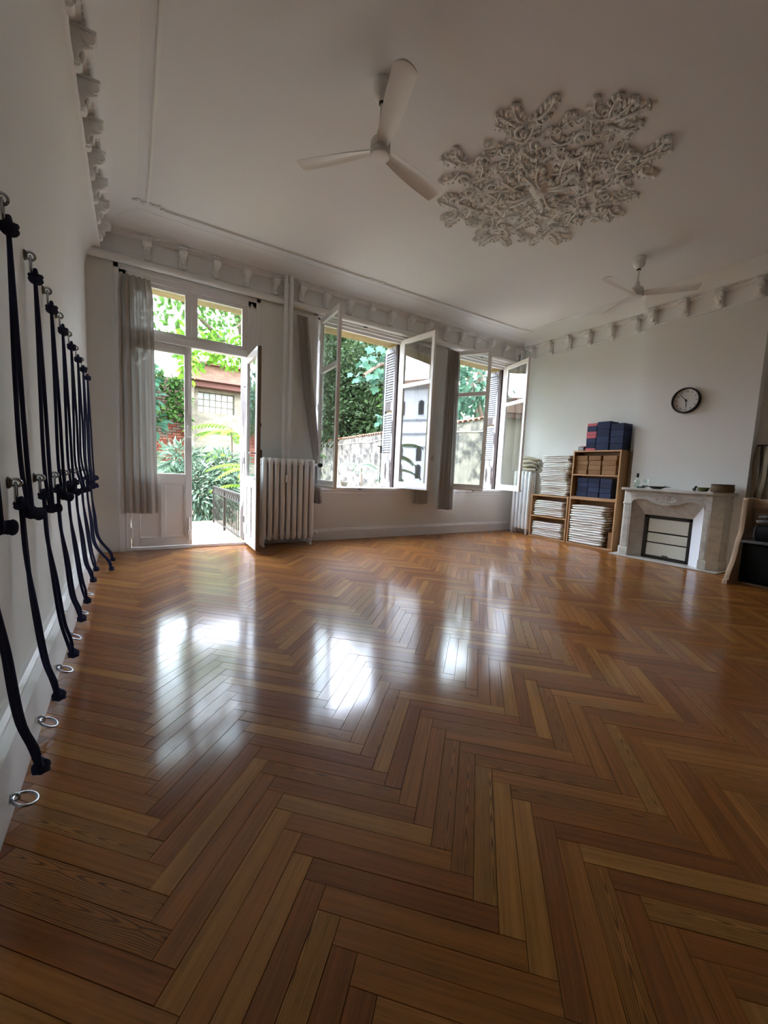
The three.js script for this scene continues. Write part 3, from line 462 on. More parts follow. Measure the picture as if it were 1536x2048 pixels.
// ---------------------------------------------------------------- wall ropes
{
  const ropeStrand = (pts, r = 0.007) => tube(pts, r, 30, 8);
  const knotG = (s) => merge([new THREE.SphereGeometry(0.026 * s, 12, 8).scale(1, 1.25, 1), new THREE.TorusGeometry(0.027 * s, 0.013 * s, 7, 16).rotateX(PI / 2 + 0.45).translate(0, 0.012 * s, 0), new THREE.TorusGeometry(0.026 * s, 0.013 * s, 7, 16).rotateX(PI / 2 - 0.4).translate(0, -0.012 * s, 0), new THREE.TorusGeometry(0.02 * s, 0.012 * s, 7, 14).rotateY(PI / 2).translate(0, 0.026 * s, 0)]);
  const coilG = (() => { const gs = []; for (let i = 0; i < 5; i++) gs.push(new THREE.TorusGeometry(0.026 + 0.003 * Math.sin(i * 2), 0.0115, 7, 16).rotateY(PI / 2).translate(-0.034 + i * 0.017, 0, 0)); gs.push(new THREE.SphereGeometry(0.02, 10, 8).scale(2.2, 0.9, 0.9)); return merge(gs); })();
  const KG = knotG(0.66), KS = knotG(0.56);
  const linkG = merge([new THREE.TorusGeometry(0.015, 0.005, 8, 16).rotateX(0.5).translate(0.02, 0, 0), (() => { const pts = []; for (let i = 0; i < 20; i++) { const a = i / 20 * 2 * PI; pts.push(V3(0.02, -0.034 + 0.036 * Math.sin(a), 0.013 * Math.cos(a))); } return tube(pts, 0.0038, 40, 7, true); })()]);
  const plateG = merge([lathe([[0.001, 0.012], [0.014, 0.011], [0.02, 0.004], [0.021, 0], [0.001, 0]], 16).rotateZ(-PI / 2)]);
  const W0 = XL;
  for (let k = 0; k < 9; k++) {
    const z = -1.42 - 0.4 * k - (k > 1 ? 0.03 : 0), jz = rr(-0.01, 0.01), o = ORD[k];
    for (const [row, y] of [['upper', 1.8], ['lower', 0.905]]) {
      const h = thing('wall_hook', `steel eye hook in the ${row} row on the rope wall, ${o} counting from the viewer`, 'hook', [W0, y, z], 0, 'steel eye hooks on the rope wall');
      mesh('plate', plateG, M.darkSteel, h); mesh('eye_and_link', linkG, M.steel, h);
    }
    { // upper rope: two strands from the link to a wrapped knot
      const t = thing('rope_loop', `navy rope hanging from the upper hook row, ${o} counting from the viewer`, 'rope', [W0 + 0.02, 0, z], 0, 'navy ropes on the upper hooks');
      const y0 = 1.72, y1 = 0.79 + rr(-0.03, 0.03), out = k > 4 && k < 8 ? 0.055 : 0.035, sp = 0.012 + rnd() * 0.008;
      mesh('knot', KG, M.rope, t).position.set(0.014, y0, 0);
      for (const s of [-1, 1]) mesh('strand', ropeStrand([[0.012, y0, s * 0.004], [0.016 + 0.004 * s, y0 - 0.2, s * 0.007 + jz], [0.02 + 0.009 * s, (y0 + y1) / 2, s * sp * 0.8 + jz * 2], [0.026 + 0.011 * s, y1 + 0.15, s * sp + jz], [out + 0.008 * s, y1 + 0.01, s * (sp + 0.003)]]), M.rope, t);
      const c = mesh('wrapped_knot', coilG, M.rope, t); c.position.set(out + 0.01, y1, 0.0); c.rotation.y = 0.9 + rr(-0.4, 0.4); c.scale.setScalar(rr(0.52, 0.64)); c.rotation.z = rr(-0.5, 0.5);
    }
    { // lower rope: from the lower hook down to the floor ring
      const t = thing('rope_loop', `navy rope hanging from the lower hook row, ${o} counting from the viewer`, 'rope', [W0 + 0.02, 0, z], 0, 'navy ropes on the lower hooks');
      const y0 = 0.828, y1 = k > 6 ? 0.03 : 0.1 + rr(0, 0.05), sp = 0.012 + rnd() * 0.014, o2 = 0.075 + rr(0, 0.015) + (k > 6 ? 0.08 : 0);
      mesh('knot', KS, M.rope, t).position.set(0.012, y0, 0);
      for (const s of [-1, 1]) mesh('strand', ropeStrand([[0.012, y0, s * 0.004], [0.018, y0 - 0.18, s * 0.007 - jz], [0.036 + 0.007 * s, 0.47, s * sp * 0.7 + jz], [0.06 + 0.009 * s, 0.25, s * sp * 0.9], [o2 - 0.002 + 0.01 * s, y1 + 0.06, s * sp + 0.008], [o2 + 0.005, y1, 0.012 + s * sp * 0.5]]), M.rope, t);
      mesh('end_knot', KS, M.rope, t).position.set(o2 + 0.012, y1, 0.012);
    }
    if (k < 6) { // ring on the baseboard
      const t = thing('floor_ring', `steel ring on the baseboard under the ropes, ${o} counting from the viewer`, 'ring', [W0 + 0.055, 0.06, z + 0.03], 0, 'steel rings on the baseboard');
      mesh('staple', [new THREE.TorusGeometry(0.011, 0.004, 8, 14).translate(0.008, 0, 0)], M.steel, t);
      const r = mesh('ring', new THREE.TorusGeometry(0.028, 0.0042, 8, 28).rotateX(PI / 2).translate(0.034, 0, 0), M.steel, t); r.rotation.z = -0.25 + rr(-0.3, 0.15);
    }
  }
}
// ---------------------------------------------------------------- shelf units (front at X 5.81, back at 6.066)
function shelfUnit(label, z0, z1, y0, y1, mids) {
  const t = thing('shelf_unit', label, 'shelf', [5.81, y0, (z0 + z1) / 2]), w = (z1 - z0) / 2, h = y1 - y0, d = 0.25, b = 0.022;
  mesh('side_panel', muv(rb(0, d, 0, h, -w, -w + b, 0.002), 'y'), M.beech, t); mesh('side_panel', muv(rb(0, d, 0, h, w - b, w, 0.002), 'y'), M.beech, t);
  mesh('top_board', muv(rb(0, d, h - b, h, -w + b, w - b, 0.002)), M.beech, t); mesh('bottom_board', muv(rb(0, d, 0, b, -w + b, w - b, 0.002)), M.beech, t);
  mesh('back_board', muv(bx(d - 0.008, d, b, h - b, -w + b, w - b)), M.beech, t);
  for (const m of mids) mesh('shelf_board', muv(rb(0.002, d - 0.01, m - 0.02, m, -w + b, w - b, 0.002)), M.beech, t);
  return t;
}
shelfUnit('low beech shelf unit with two compartments next to the corner radiator', -4.53, -3.842, 0, 0.717, [0.367]);
shelfUnit('lower beech shelf unit with one tall compartment next to the fireplace', -3.822, -3.095, 0, 0.717, []);
shelfUnit('upper beech shelf unit holding cork and navy bricks', -3.822, -3.095, 0.7185, 1.437, [0.36]);

// ---------------------------------------------------------------- folded blankets
// two soft layers joined by a rounded fold at the front; x = depth, z = length
function blanketG(dep, th, len, s, sag) {
  const gs = [];
  for (const k of [0, 1]) {
    const t = th / 2 * 0.93, n = 12, ring = [], P = [], idx = [], uv = [], st = 14, dz = k ? rr(-0.014, 0.014) : 0, dx = k ? rr(-0.006, 0.006) : 0;
    for (let i = 0; i < n; i++) { const a = -PI / 2 + i / (n - 1) * PI; ring.push([-Math.cos(a) * t * 0.62, Math.sin(a) * t / 2]); }
    ring.push([dep, t / 2 * 0.9], [dep, -t / 2 * 0.9]); const N = ring.length;
    for (let j = 0; j <= st; j++) { const v = j / st, z = (v - 0.5) * len + dz, e = Math.min(1, Math.sin(PI * Math.min(0.5, Math.min(v, 1 - v) * 6)) * 0.45 + 0.55), wy = sag * Math.sin(v * 5.3 + s) + 0.0015 * Math.sin(v * 13 + s * 3 + k), wx = 0.006 * Math.sin(v * 8 + s * 2 + k * 2); for (const [x, y] of ring) { P.push(x + dx + wx * (x < 0.05 ? 1 : 0), y * e + wy + (k + 0.5) * th / 2, z); uv.push(x, z); } }
    for (let j = 0; j < st; j++) for (let i = 0; i < N; i++) { const a = j * N + i, b = j * N + (i + 1) % N, c = a + N, d = b + N; idx.push(a, b, c, b, d, c); }
    for (const j of [0, st]) { const c = P.length / 3; let y = 0; for (let i = 0; i < N; i++) y += P[(j * N + i) * 3 + 1] / N; P.push(dep / 2, y, P[j * N * 3 + 2]); uv.push(0, 0); for (let i = 0; i < N; i++) { const a = j * N + i, b = j * N + (i + 1) % N; if (j) idx.push(a, b, c); else idx.push(b, a, c); } }
    const g = new THREE.BufferGeometry(); g.setAttribute('position', new THREE.Float32BufferAttribute(P, 3)); g.setAttribute('uv', new THREE.Float32BufferAttribute(uv, 2)); g.setIndex(idx); g.computeVertexNormals(); gs.push(g);
  }
  return merge(gs);
}
function stack(where, group, n, x, y0, y1, za, zb, dep, jit) {
  const th = (y1 - y0 - 0.006) / n, ph = rnd() * 6; y0 += 0.006;
  for (let i = 0; i < n; i++) {
    const len = Math.abs(zb - za) * rr(0.9, 1.0), left = zb < za, z = (za + zb) / 2 + rr(-jit, jit), g = blanketG(dep, th, len, ph + i * 0.35, 0.003);
    const pos = i === n - 1 ? 'topmost' : i === 0 ? 'bottom one' : ORD[n - 1 - i] + ' from the top';
    const t = thing('folded_blanket', `folded cream blanket ${where}, ${pos}`, 'blanket', [x + rr(-0.006, 0.006), y0 + i * th, z], rr(-0.015, 0.015), group);
    mesh('body', g, M.blanket[i % 3], t);
    mesh('fringe', [rb(0.015, 0.07, th * 0.15, th * 0.42, len / 2 - 0.012, len / 2 + 0.006 + rnd() * 0.01, 0.003), rb(0.03, 0.12, th * 0.6, th * 0.85, len / 2 - 0.012, len / 2 + 0.006 + rnd() * 0.012, 0.003)], rnd() < 0.5 ? M.blanketEdge : M.blanket[1], t);
  }
}
stack('stacked on top of the low shelf unit', 'blankets stacked on the low shelf unit', 11, 5.845, 0.718, 1.372, -4.40, -3.872, 0.2, 0.022);
stack('in the upper compartment of the low shelf unit', 'blankets in the upper compartment', 4, 5.845, 0.368, 0.625, -4.478, -3.905, 0.18, 0.012);
stack('in the lower compartment of the low shelf unit', 'blankets in the lower compartment', 4, 5.845, 0.0225, 0.265, -4.485, -3.915, 0.18, 0.012);
stack('in the tall compartment next to the fireplace', 'blankets in the tall compartment', 8, 5.825, 0.0225, 0.615, -3.79, -3.225, 0.2, 0.01);
tag(mesh('cardboard_box', rb(5.84, 6.04, 0.024, 0.26, -3.185, -3.122, 0.003), M.corkM[1]), 'small brown cardboard box squeezed in beside the blankets', 'box');

// ---------------------------------------------------------------- yoga bricks
const brickAt = (x0, x1, y0, y1, z0, z1, m, label, group, name = 'yoga_brick') => tag(mesh(name, muv(rb(x0, x1, y0 + 0.0004, y1 - 0.0004, z0, z1, 0.006, 2)), m), label, 'yoga brick', group);
[[-3.79, -3.60], [-3.583, -3.395], [-3.372, -3.172]].forEach(([a, b], c) => { for (let r = 0; r < 4; r++) { const j = rr(-0.008, 0.006), y = 1.0795 + r * 0.0705; brickAt(5.84 + rr(0, 0.012), 5.98, y, y + 0.0705, a + j, b + j, M.corkM[(r + c) % 3], `brown cork brick, ${['left', 'middle', 'right'][c]} column, ${['bottom', 'second', 'third', 'top'][r]} row`, 'cork bricks in the upper shelf unit'); } });
[[-3.745, -3.575], [-3.572, -3.395], [-3.385, -3.215]].forEach(([a, b], c) => { for (let r = 0; r < 4; r++) { const y = 0.7415 + r * 0.0725; brickAt(5.85 + rr(0, 0.008), 6.03, y, y + 0.0725, a, b, M.navy[(r + c) % 3], `navy foam brick inside the shelf, ${['left', 'middle', 'right'][c]} column, ${['bottom', 'second', 'third', 'top'][r]} row`, 'navy bricks inside the upper shelf unit'); } });
const TOP = 1.4375;
{ let y = TOP; [[0.033, 'p'], [0.072, 'n'], [0.072, 'n'], [0.05, 'p'], [0.05, 'p'], [0.078, 'n'], [0.042, 'p']].forEach(([h, k], i) => { brickAt(5.825 + rr(0, 0.01), 6.0, y, y + h, -3.645 + rr(-0.006, 0.004), -3.497, k === 'p' ? M.pink : M.navy[i % 3], k === 'p' ? `pink foam pad in the left column on the shelf top, ${['first', '', '', 'second', 'third', '', 'fourth'][i]} from below` : `navy foam brick in the pink and navy column, ${['', 'first', 'second', '', '', 'third'][i]} from below`, k === 'p' ? 'pink pads on the shelf top' : 'navy bricks in the pink column'); y += h; }); }
[[-3.49, -3.297, 0.103], [-3.288, -3.1, 0.093]].forEach(([a, b, h], c) => { for (let r = 0; r < 4; r++) { const y = TOP + r * h; brickAt(5.82 + rr(0, 0.012), 6.045, y, y + h, a + rr(0, 0.004), b - rr(0, 0.006), M.navy[(r * 2 + c) % 3], `navy foam brick on the shelf top, ${['middle', 'right'][c]} column, ${['bottom', 'second', 'third', 'top'][r]} row`, 'navy bricks on the shelf top'); } });
{ const t = thing('tin_box', 'small grey tin box at the left end of the shelf top', 'box', [5.85, TOP, -3.735]); mesh('body', rb(0, 0.1, 0, 0.06, -0.045, 0.045, 0.004), S('#7d8083', { roughness: 0.4, metalness: 0.4 }), t); mesh('paper_label', bx(-0.0015, 0.001, 0.012, 0.045, -0.032, 0.032), S('#a9a9a9'), t); mesh('red_cards', rb(0.03, 0.12, 0.06, 0.072, -0.03, 0.06, 0.002), M.pink, t); }

// ---------------------------------------------------------------- cushions on the corner radiator
{
  const cush = (s) => { const n = 16, m = 12, P = [], idx = [], uv = []; for (let i = 0; i <= n; i++) for (let j = 0; j < m * 2; j++) { const u = i / n, a = j / m * PI, w = Math.pow(Math.sin(PI * Math.min(0.97, Math.max(0.03, u))), 0.35); const c = Math.cos(a), q = Math.sin(a); P.push(Math.sign(c) * Math.pow(Math.abs(c), 0.6) * 0.085 * w, Math.sign(q) * Math.pow(Math.abs(q), 0.8) * 0.027 * w + 0.01 * Math.sin(u * 7 + s) - 0.05 * Math.pow(Math.max(0, u - 0.55), 2) * 2.5, (u - 0.5) * 0.40); uv.push(u, j / m); } const N = m * 2; for (let i = 0; i < n; i++) for (let j = 0; j < N; j++) { const a = i * N + j, b = i * N + (j + 1) % N, c = a + N, d = b + N; idx.push(a, c, b, b, c, d); } const g = new THREE.BufferGeometry(); g.setAttribute('position', new THREE.Float32BufferAttribute(P, 3)); g.setAttribute('uv', new THREE.Float32BufferAttribute(uv, 2)); g.setIndex(idx); g.computeVertexNormals(); return g; };
  ['bottom one', 'second from below', 'third from below', 'topmost'].forEach((w, i) => { const t = thing('sandbag', `beige cloth sandbag on the corner radiator, ${w}`, 'sandbag', [5.93 + rr(-0.01, 0.01), 1.142 + i * 0.06, -4.73 + rr(-0.02, 0.02)], 0.08 * (i - 1.5), 'beige sandbags on the radiator'); mesh('body', cush(i * 1.7), M.sand, t); mesh('strap', tube([[-0.03, 0.0, 0.19], [-0.06, -0.03, 0.235], [-0.02, -0.055, 0.24], [0.03, -0.02, 0.2]], 0.007, 16, 6), M.sand, t); });
}

// ---------------------------------------------------------------- fireplace
{
  const F = thing('fireplace', 'carved grey marble fireplace with a closed metal screen', 'fireplace', [0, 0, 0]);
  const ext = (pts, y0, y1, bev = 0.004) => { const s = new THREE.Shape(pts.map(([x, z]) => new THREE.Vector2(x, -z))); const g = new THREE.ExtrudeGeometry(s, { depth: y1 - y0 - 2 * bev, bevelEnabled: bev > 0, bevelSize: bev, bevelThickness: bev, bevelSegments: 2 }); return muv(toCreasedNormals(g.rotateX(-PI / 2).translate(0, y0 + bev, 0), 0.5)); };
  const W = XB - 0.002;
  mesh('mantel_shelf', ext([[W, -2.99], [5.73, -2.985], [5.63, -2.945], [5.615, -2.5], [5.63, -2.435], [5.615, -2.37], [5.63, -1.935], [5.745, -1.845], [W, -1.80]], 0.888, 0.921, 0.007), M.marble, F);
  // jambs with canted corners, plinths and caps
  const jambR = [[W, -1.835], [5.775, -1.855], [5.675, -1.945], [5.675, -2.005], [W, -2.005]], jambL = [[W, -2.825], [5.675, -2.825], [5.675, -2.905], [5.74, -2.955], [W, -2.965]];
  const grow = (P, k) => P.map(([x, z]) => [x >= W ? x : x - k, z + (z > -2.4 ? (z < -2.0 ? -k * 0.3 : k) : (z > -2.85 ? k * 0.3 : -k))]);
  for (const J of [jambL, jambR]) mesh('jamb', [ext(J, 0.0125, 0.889), ext(grow(J, 0.012), 0.0125, 0.12), ext(grow(J, 0.008), 0.70, 0.725)], M.marble, F);
  { // raised fillets on the jambs
    mesh('jamb_moulding', [rb(5.667, 5.68, 0.13, 0.69, -2.893, -2.838, 0.004), rb(5.667, 5.68, 0.13, 0.69, -1.997, -1.955, 0.004)].map((g) => muv(g)), M.marble, F);
    // frieze: scalloped lower edge, built as an upright slab facing -x
    const s = new THREE.Shape(), zc = -2.415; s.moveTo(-2.83, 0.889); s.lineTo(-2.83, 0.70); s.bezierCurveTo(-2.82, 0.765, -2.76, 0.785, -2.70, 0.785); s.bezierCurveTo(-2.60, 0.785, -2.56, 0.735, -2.47, 0.725); s.quadraticCurveTo(zc, 0.70, -2.36, 0.725); s.bezierCurveTo(-2.27, 0.735, -2.23, 0.785, -2.13, 0.785); s.bezierCurveTo(-2.07, 0.785, -2.01, 0.765, -2.0, 0.70); s.lineTo(-2.0, 0.889);
    const g = new THREE.ExtrudeGeometry(s, { depth: 0.035, bevelEnabled: true, bevelSize: 0.004, bevelThickness: 0.006, bevelSegments: 2, curveSegments: 10 }); // (z, y) plane -> face -x
    g.applyMatrix4(new THREE.Matrix4().makeBasis(V3(0, 0, 1), V3(0, 1, 0), V3(-1, 0, 0)).setPosition(5.71, 0, 0));
    mesh('frieze', muv(toCreasedNormals(g, 0.5)), M.marble, F);
    const edge = s.getPoints(8).filter((q) => q.y < 0.886).map((q) => V3(5.668, q.y + 0.016, q.x * 0.985 - 2.415 * 0.015));
    mesh('frieze_bead', [tube(edge, 0.008, 70, 6), tube(edge.map((q) => V3(q.x, q.y + 0.026, q.z)), 0.005, 70, 6)], M.marble, F);
    const orn = [new THREE.TorusGeometry(0.036, 0.007, 8, 24).rotateY(PI / 2).translate(5.668, 0.815, zc), new THREE.SphereGeometry(0.026, 14, 8).scale(0.35, 1, 1).translate(5.668, 0.815, zc)];
    for (const d of [-1, 1]) { orn.push(tube([[5.668, 0.775, zc + d * 0.03], [5.664, 0.76, zc + d * 0.07], [5.664, 0.79, zc + d * 0.12], [5.666, 0.82, zc + d * 0.09]], 0.007, 24, 6), tube([[5.668, 0.85, zc + d * 0.045], [5.666, 0.845, zc + d * 0.09], [5.666, 0.825, zc + d * 0.14]], 0.006, 16, 6), new THREE.SphereGeometry(0.03, 12, 8).scale(0.3, 0.9, 1).translate(5.67, 0.835, zc + d * 0.365), new THREE.TorusGeometry(0.024, 0.006, 6, 16).rotateY(PI / 2).translate(5.668, 0.83, zc + d * 0.365)); }
    orn.push(new THREE.SphereGeometry(0.02, 10, 6).scale(0.4, 0.8, 1.6).translate(5.666, 0.735, zc));
    mesh('carved_ornament', orn, M.marble, F);
  }
  // splayed inner faces round the opening
  const quad = (a, b, c, d) => { const g = new THREE.BufferGeometry(); const e = V3(0.03, 0, 0), A = [a, b, c, d].map((q) => V3(...q)), B = A.map((q) => q.clone().add(e)); const f = (p, q, r, s) => [p, q, r, p, r, s]; const T3 = [...f(...A), ...f(B[3], B[2], B[1], B[0])]; for (let i = 0; i < 4; i++) { const j = (i + 1) % 4; T3.push(...f(A[j], A[i], B[i], B[j])); } g.setFromPoints(T3); g.computeVertexNormals(); return muv(g); };
  const O = { z0: -2.70, z1: -2.155, y1: 0.578, x: 5.80 }, I = { z0: -2.826, z1: -2.004, y1: 0.79, x: 5.70 };
  mesh('splay_left', quad([I.x, 0.0125, I.z0], [O.x, 0.0125, O.z0], [O.x, O.y1, O.z0], [I.x, I.y1, I.z0]), M.marble, F);
  tag(mesh('splay_right', quad([O.x, 0.0125, O.z1], [I.x, 0.0125, I.z1], [I.x, I.y1, I.z1], [O.x, O.y1, O.z1]), M.whitePaint, F), 'white painted inner cheek');
  mesh('splay_top', quad([I.x, I.y1, I.z0], [O.x, O.y1, O.z0], [O.x, O.y1, O.z1], [I.x, I.y1, I.z1]), M.marble, F);
  mesh('firebox', [bx(5.86, W, 0.0125, 0.62, O.z0 - 0.03, O.z1 + 0.03)], M.iron, F);
  const sc = new THREE.Group(); sc.name = 'fire_screen'; F.add(sc);
  mesh('screen_frame', [rb(5.795, 5.83, 0.0125, O.y1, O.z0, O.z0 + 0.045, 0.004), rb(5.795, 5.83, 0.0125, O.y1, O.z1 - 0.035, O.z1, 0.004), rb(5.795, 5.83, O.y1 - 0.04, O.y1, O.z0, O.z1, 0.004), rb(5.795, 5.83, 0.0125, 0.045, O.z0, O.z1, 0.004)], M.iron, sc);
  for (const [a, b] of [[0.05, 0.215], [0.228, 0.345], [0.362, 0.535]]) mesh('screen_slat', rb(5.81 + a * 0.01, 5.822 + a * 0.01, a, b, O.z0 + 0.043, O.z1 - 0.033, 0.004), M.cream, sc);
  mesh('screen_handle', tube([[5.808, 0.06, -2.45], [5.79, 0.066, -2.44], [5.79, 0.066, -2.40], [5.808, 0.06, -2.39]], 0.006, 12, 6), M.iron, sc);
  mesh('hearth_slab', muv(rb(5.585, W, 0.001, 0.012, -3.02, -1.80, 0.004)), M.marble, F);
}

// ---------------------------------------------------------------- things on the mantel
const MT = 0.9215;
{
  const t = thing('glass_bottle', 'clear glass bottle with a black cap at the left end of the mantel', 'bottle', [5.77, MT, -2.83]);
  mesh('body', lathe([[0.001, 0], [0.036, 0], [0.04, 0.005], [0.04, 0.075], [0.034, 0.1], [0.016, 0.125], [0.012, 0.13], [0.012, 0.155], [0.008, 0.155], [0.008, 0.13], [0.03, 0.098], [0.035, 0.075], [0.035, 0.008], [0.001, 0.007]], 24), M.glass, t);
  mesh('cap', lathe([[0.001, 0.14], [0.014, 0.14], [0.014, 0.19], [0.011, 0.195], [0.001, 0.195]], 16), M.black, t);
}
{
  const t = thing('wine_glass', 'small clear stemmed glass beside the capped bottle', 'glass', [5.80, MT, -2.735]);
  mesh('bowl', lathe([[0.006, 0.05], [0.03, 0.075], [0.036, 0.12], [0.033, 0.122], [0.027, 0.078], [0.001, 0.058]], 20), M.glass, t); mesh('stem', lathe([[0.001, 0], [0.03, 0], [0.03, 0.003], [0.005, 0.008], [0.005, 0.052], [0.001, 0.054]], 16), M.glass, t);
}
{ const t = thing('pebble_heap', 'heap of small grey stones between bottle and dark dish', 'stones', [5.72, MT, -2.745]); for (let i = 0; i < 8; i++) { const s = mesh('stone', new THREE.IcosahedronGeometry(0.016, 1).scale(1.2, 0.8, 1), S(i % 2 ? '#6a6a6e' : '#585054', { roughness: 0.8 }), t); s.position.set(rr(-0.025, 0.025), 0.0125 + (i > 5 ? 0.018 : 0), -0.05 + i * 0.014); s.rotation.y = i; } }
{
  const t = thing('leaf_dish', 'flat dark green dish with a pointed rim on the mantel', 'dish', [5.75, MT, -2.575]), m = S('#2b2f22', { roughness: 0.5 });
  mesh('dish', lathe([[0.001, 0.004], [0.05, 0], [0.055, 0.006], [0.105, 0.03], [0.11, 0.034], [0.1, 0.034], [0.05, 0.014], [0.001, 0.012]], 28).scale(0.75, 1, 1.05), m, t);
  mesh('spout', new THREE.ConeGeometry(0.03, 0.08, 12).rotateX(PI / 2).scale(1, 0.35, 1).translate(0, 0.03, 0.13), m, t);
}
{ const t = thing('incense_holder', 'tiny dark figurine near the middle of the mantel', 'figurine', [5.76, MT, -2.165]); mesh('body', [new THREE.SphereGeometry(0.02, 12, 8).scale(0.9, 1.1, 1.1).translate(0, 0.021, 0), new THREE.SphereGeometry(0.014, 10, 8).translate(0, 0.05, 0.012)], S('#1d1a1c', { roughness: 0.4 }), t); mesh('light_cup', lathe([[0.001, 0], [0.012, 0], [0.016, 0.028], [0.013, 0.028], [0.001, 0.006]], 14).translate(-0.01, 0, 0.034), S('#c9c4c0'), t); }
tag(mesh('small_bowl', lathe([[0.001, 0], [0.035, 0], [0.04, 0.004], [0.058, 0.04], [0.062, 0.048], [0.057, 0.048], [0.05, 0.036], [0.034, 0.01], [0.001, 0.009]], 28).translate(5.75, MT, -2.07), S('#59592f', { roughness: 0.35 })), 'olive green bowl on the mantel beside the round basket', 'bowl');
{ const t = thing('round_basket', 'round brown woven basket at the right end of the mantel', 'basket', [5.78, MT, -1.90]); const gs = []; for (let i = 0; i < 8; i++) gs.push(new THREE.TorusGeometry(0.098 + 0.008 * Math.sin((i + 1) / 8 * PI), 0.006, 6, 36).rotateX(PI / 2).translate(0, 0.007 + i * 0.0095, 0)); mesh('woven_wall', gs, S('#7d6544', { roughness: 0.9, map: T.cork }), t); mesh('rim', new THREE.TorusGeometry(0.1, 0.009, 8, 36).rotateX(PI / 2).translate(0, 0.086, 0), S('#4f4029', { roughness: 0.9 }), t); mesh('bottom', new THREE.CylinderGeometry(0.098, 0.098, 0.006, 32).translate(0, 0.004, 0), S('#5f4b31', { roughness: 0.9 }), t); }

// ---------------------------------------------------------------- clock on the chimney breast
{
  const t = thing('wall_clock', 'round black rimmed wall clock with a white face above the mantel', 'clock', [XB, 2.04, -2.425]); t.rotation.y = -PI / 2; // local +z looks into the room
  mesh('rim', lathe([[0.145, 0.012], [0.14, 0.048], [0.146, 0.052], [0.155, 0.048], [0.158, 0.03], [0.156, 0.0], [0.14, 0.0], [0.145, 0.012]], 48).rotateX(PI / 2), M.black, t);
  const cv = document.createElement('canvas'); cv.width = cv.height = 512; const c = cv.getContext('2d');
  c.fillStyle = '#e4e4e0'; c.fillRect(0, 0, 512, 512); c.fillStyle = '#26262a'; c.textAlign = 'center'; c.textBaseline = 'middle'; c.font = 'bold 52px sans-serif';
  for (let i = 1; i <= 12; i++) { const a = i * PI / 6; c.fillText(String(i), 256 + 196 * Math.sin(a), 256 - 196 * Math.cos(a)); }
  for (let i = 0; i < 60; i++) { const a = i * PI / 30; c.save(); c.translate(256 + 240 * Math.sin(a), 256 - 240 * Math.cos(a)); c.rotate(a); c.fillRect(-1.5, -5, 3, i % 5 ? 7 : 12); c.restore(); }
  const ct = new THREE.CanvasTexture(cv); ct.colorSpace = THREE.SRGBColorSpace;
  mesh('face', new THREE.CircleGeometry(0.146, 48).translate(0, 0, 0.014), S('#ffffff', { roughness: 0.6, map: ct }), t);
  const hand = (len, w, a, z) => rb(-w / 2, w / 2, -0.02, len, z, z + 0.002, 0.001).rotateZ(-a);
  mesh('hour_hand', hand(0.085, 0.009, 5.88 * PI / 6, 0.02), M.black, t); mesh('minute_hand', hand(0.118, 0.007, 53 * PI / 30, 0.024), M.black, t);
  mesh('hub', new THREE.CylinderGeometry(0.011, 0.011, 0.012, 16).rotateX(PI / 2).translate(0, 0, 0.024), M.black, t);
}

// ---------------------------------------------------------------- straps and sticks against the wall
{
  const strapM = [S('#a2977f', { roughness: 0.95 }), S('#b8ad95', { roughness: 0.95 }), S('#2a2722', { roughness: 0.95 }), S('#766a54', { roughness: 0.95 })];
  for (let i = 0; i < 4; i++) tag(mesh('wooden_stick', rod([5.975 - i * 0.012, 0.03, -3.072 + i * 0.024], [6.04, 1.42 + 0.03 * (i % 2), -3.075 + i * 0.024], 0.011, 8), i % 2 ? M.pine : strapM[1]), `thin wooden stick leaning between shelves and fireplace, ${ORD[i]} from the shelves`, 'stick', 'wooden sticks beside the shelves');
  const h = thing('strap_rack', 'dark hook board on the wall right of the chimney breast', 'hook board', [6.066, 1.43, -1.55]); mesh('board', rb(-0.025, 0, 0, 0.05, -0.17, 0.25, 0.004), M.iron, h);
  for (let i = 0; i < 10; i++) {
    const z = -1.70 + i * 0.027, pts = [], n = 10, w = 0.034, P = [], idx = [], len = 0.6 + rr(-0.06, 0.08), ph = rnd() * 6, b = rr(-0.03, 0.03);
    for (let j = 0; j <= n; j++) { const v = j / n, x = 6.02 - 0.012 * Math.sin(v * 3) - (i % 5) * 0.014, zz = z + b * v + 0.01 * Math.sin(v * 6 + ph); for (const e of [-1, 1]) P.push(x + e * 0.003 * Math.sin(v * 4 + ph), 1.46 - len * v, zz + e * w / 2); for (const e of [-1, 1]) P.push(x + 0.003 + e * 0.003 * Math.sin(v * 4 + ph), 1.46 - len * v, zz + e * w / 2); }
    for (let j = 0; j < n; j++) { const a = j * 4; idx.push(a, a + 1, a + 4, a + 1, a + 5, a + 4, a + 2, a + 6, a + 3, a + 3, a + 6, a + 7, a, a + 4, a + 2, a + 2, a + 4, a + 6, a + 1, a + 3, a + 5, a + 3, a + 7, a + 5); }
    const g = new THREE.BufferGeometry(); g.setAttribute('position', new THREE.Float32BufferAttribute(P, 3)); g.setIndex(idx); g.computeVertexNormals();
    tag(mesh('yoga_strap', g, strapM[i % 4]), `${['olive', 'beige', 'black', 'brown'][i % 4]} yoga strap hanging right of the chimney breast, ${ORD[i]} from the breast`, 'strap', 'yoga straps on the hook board');
  }
}

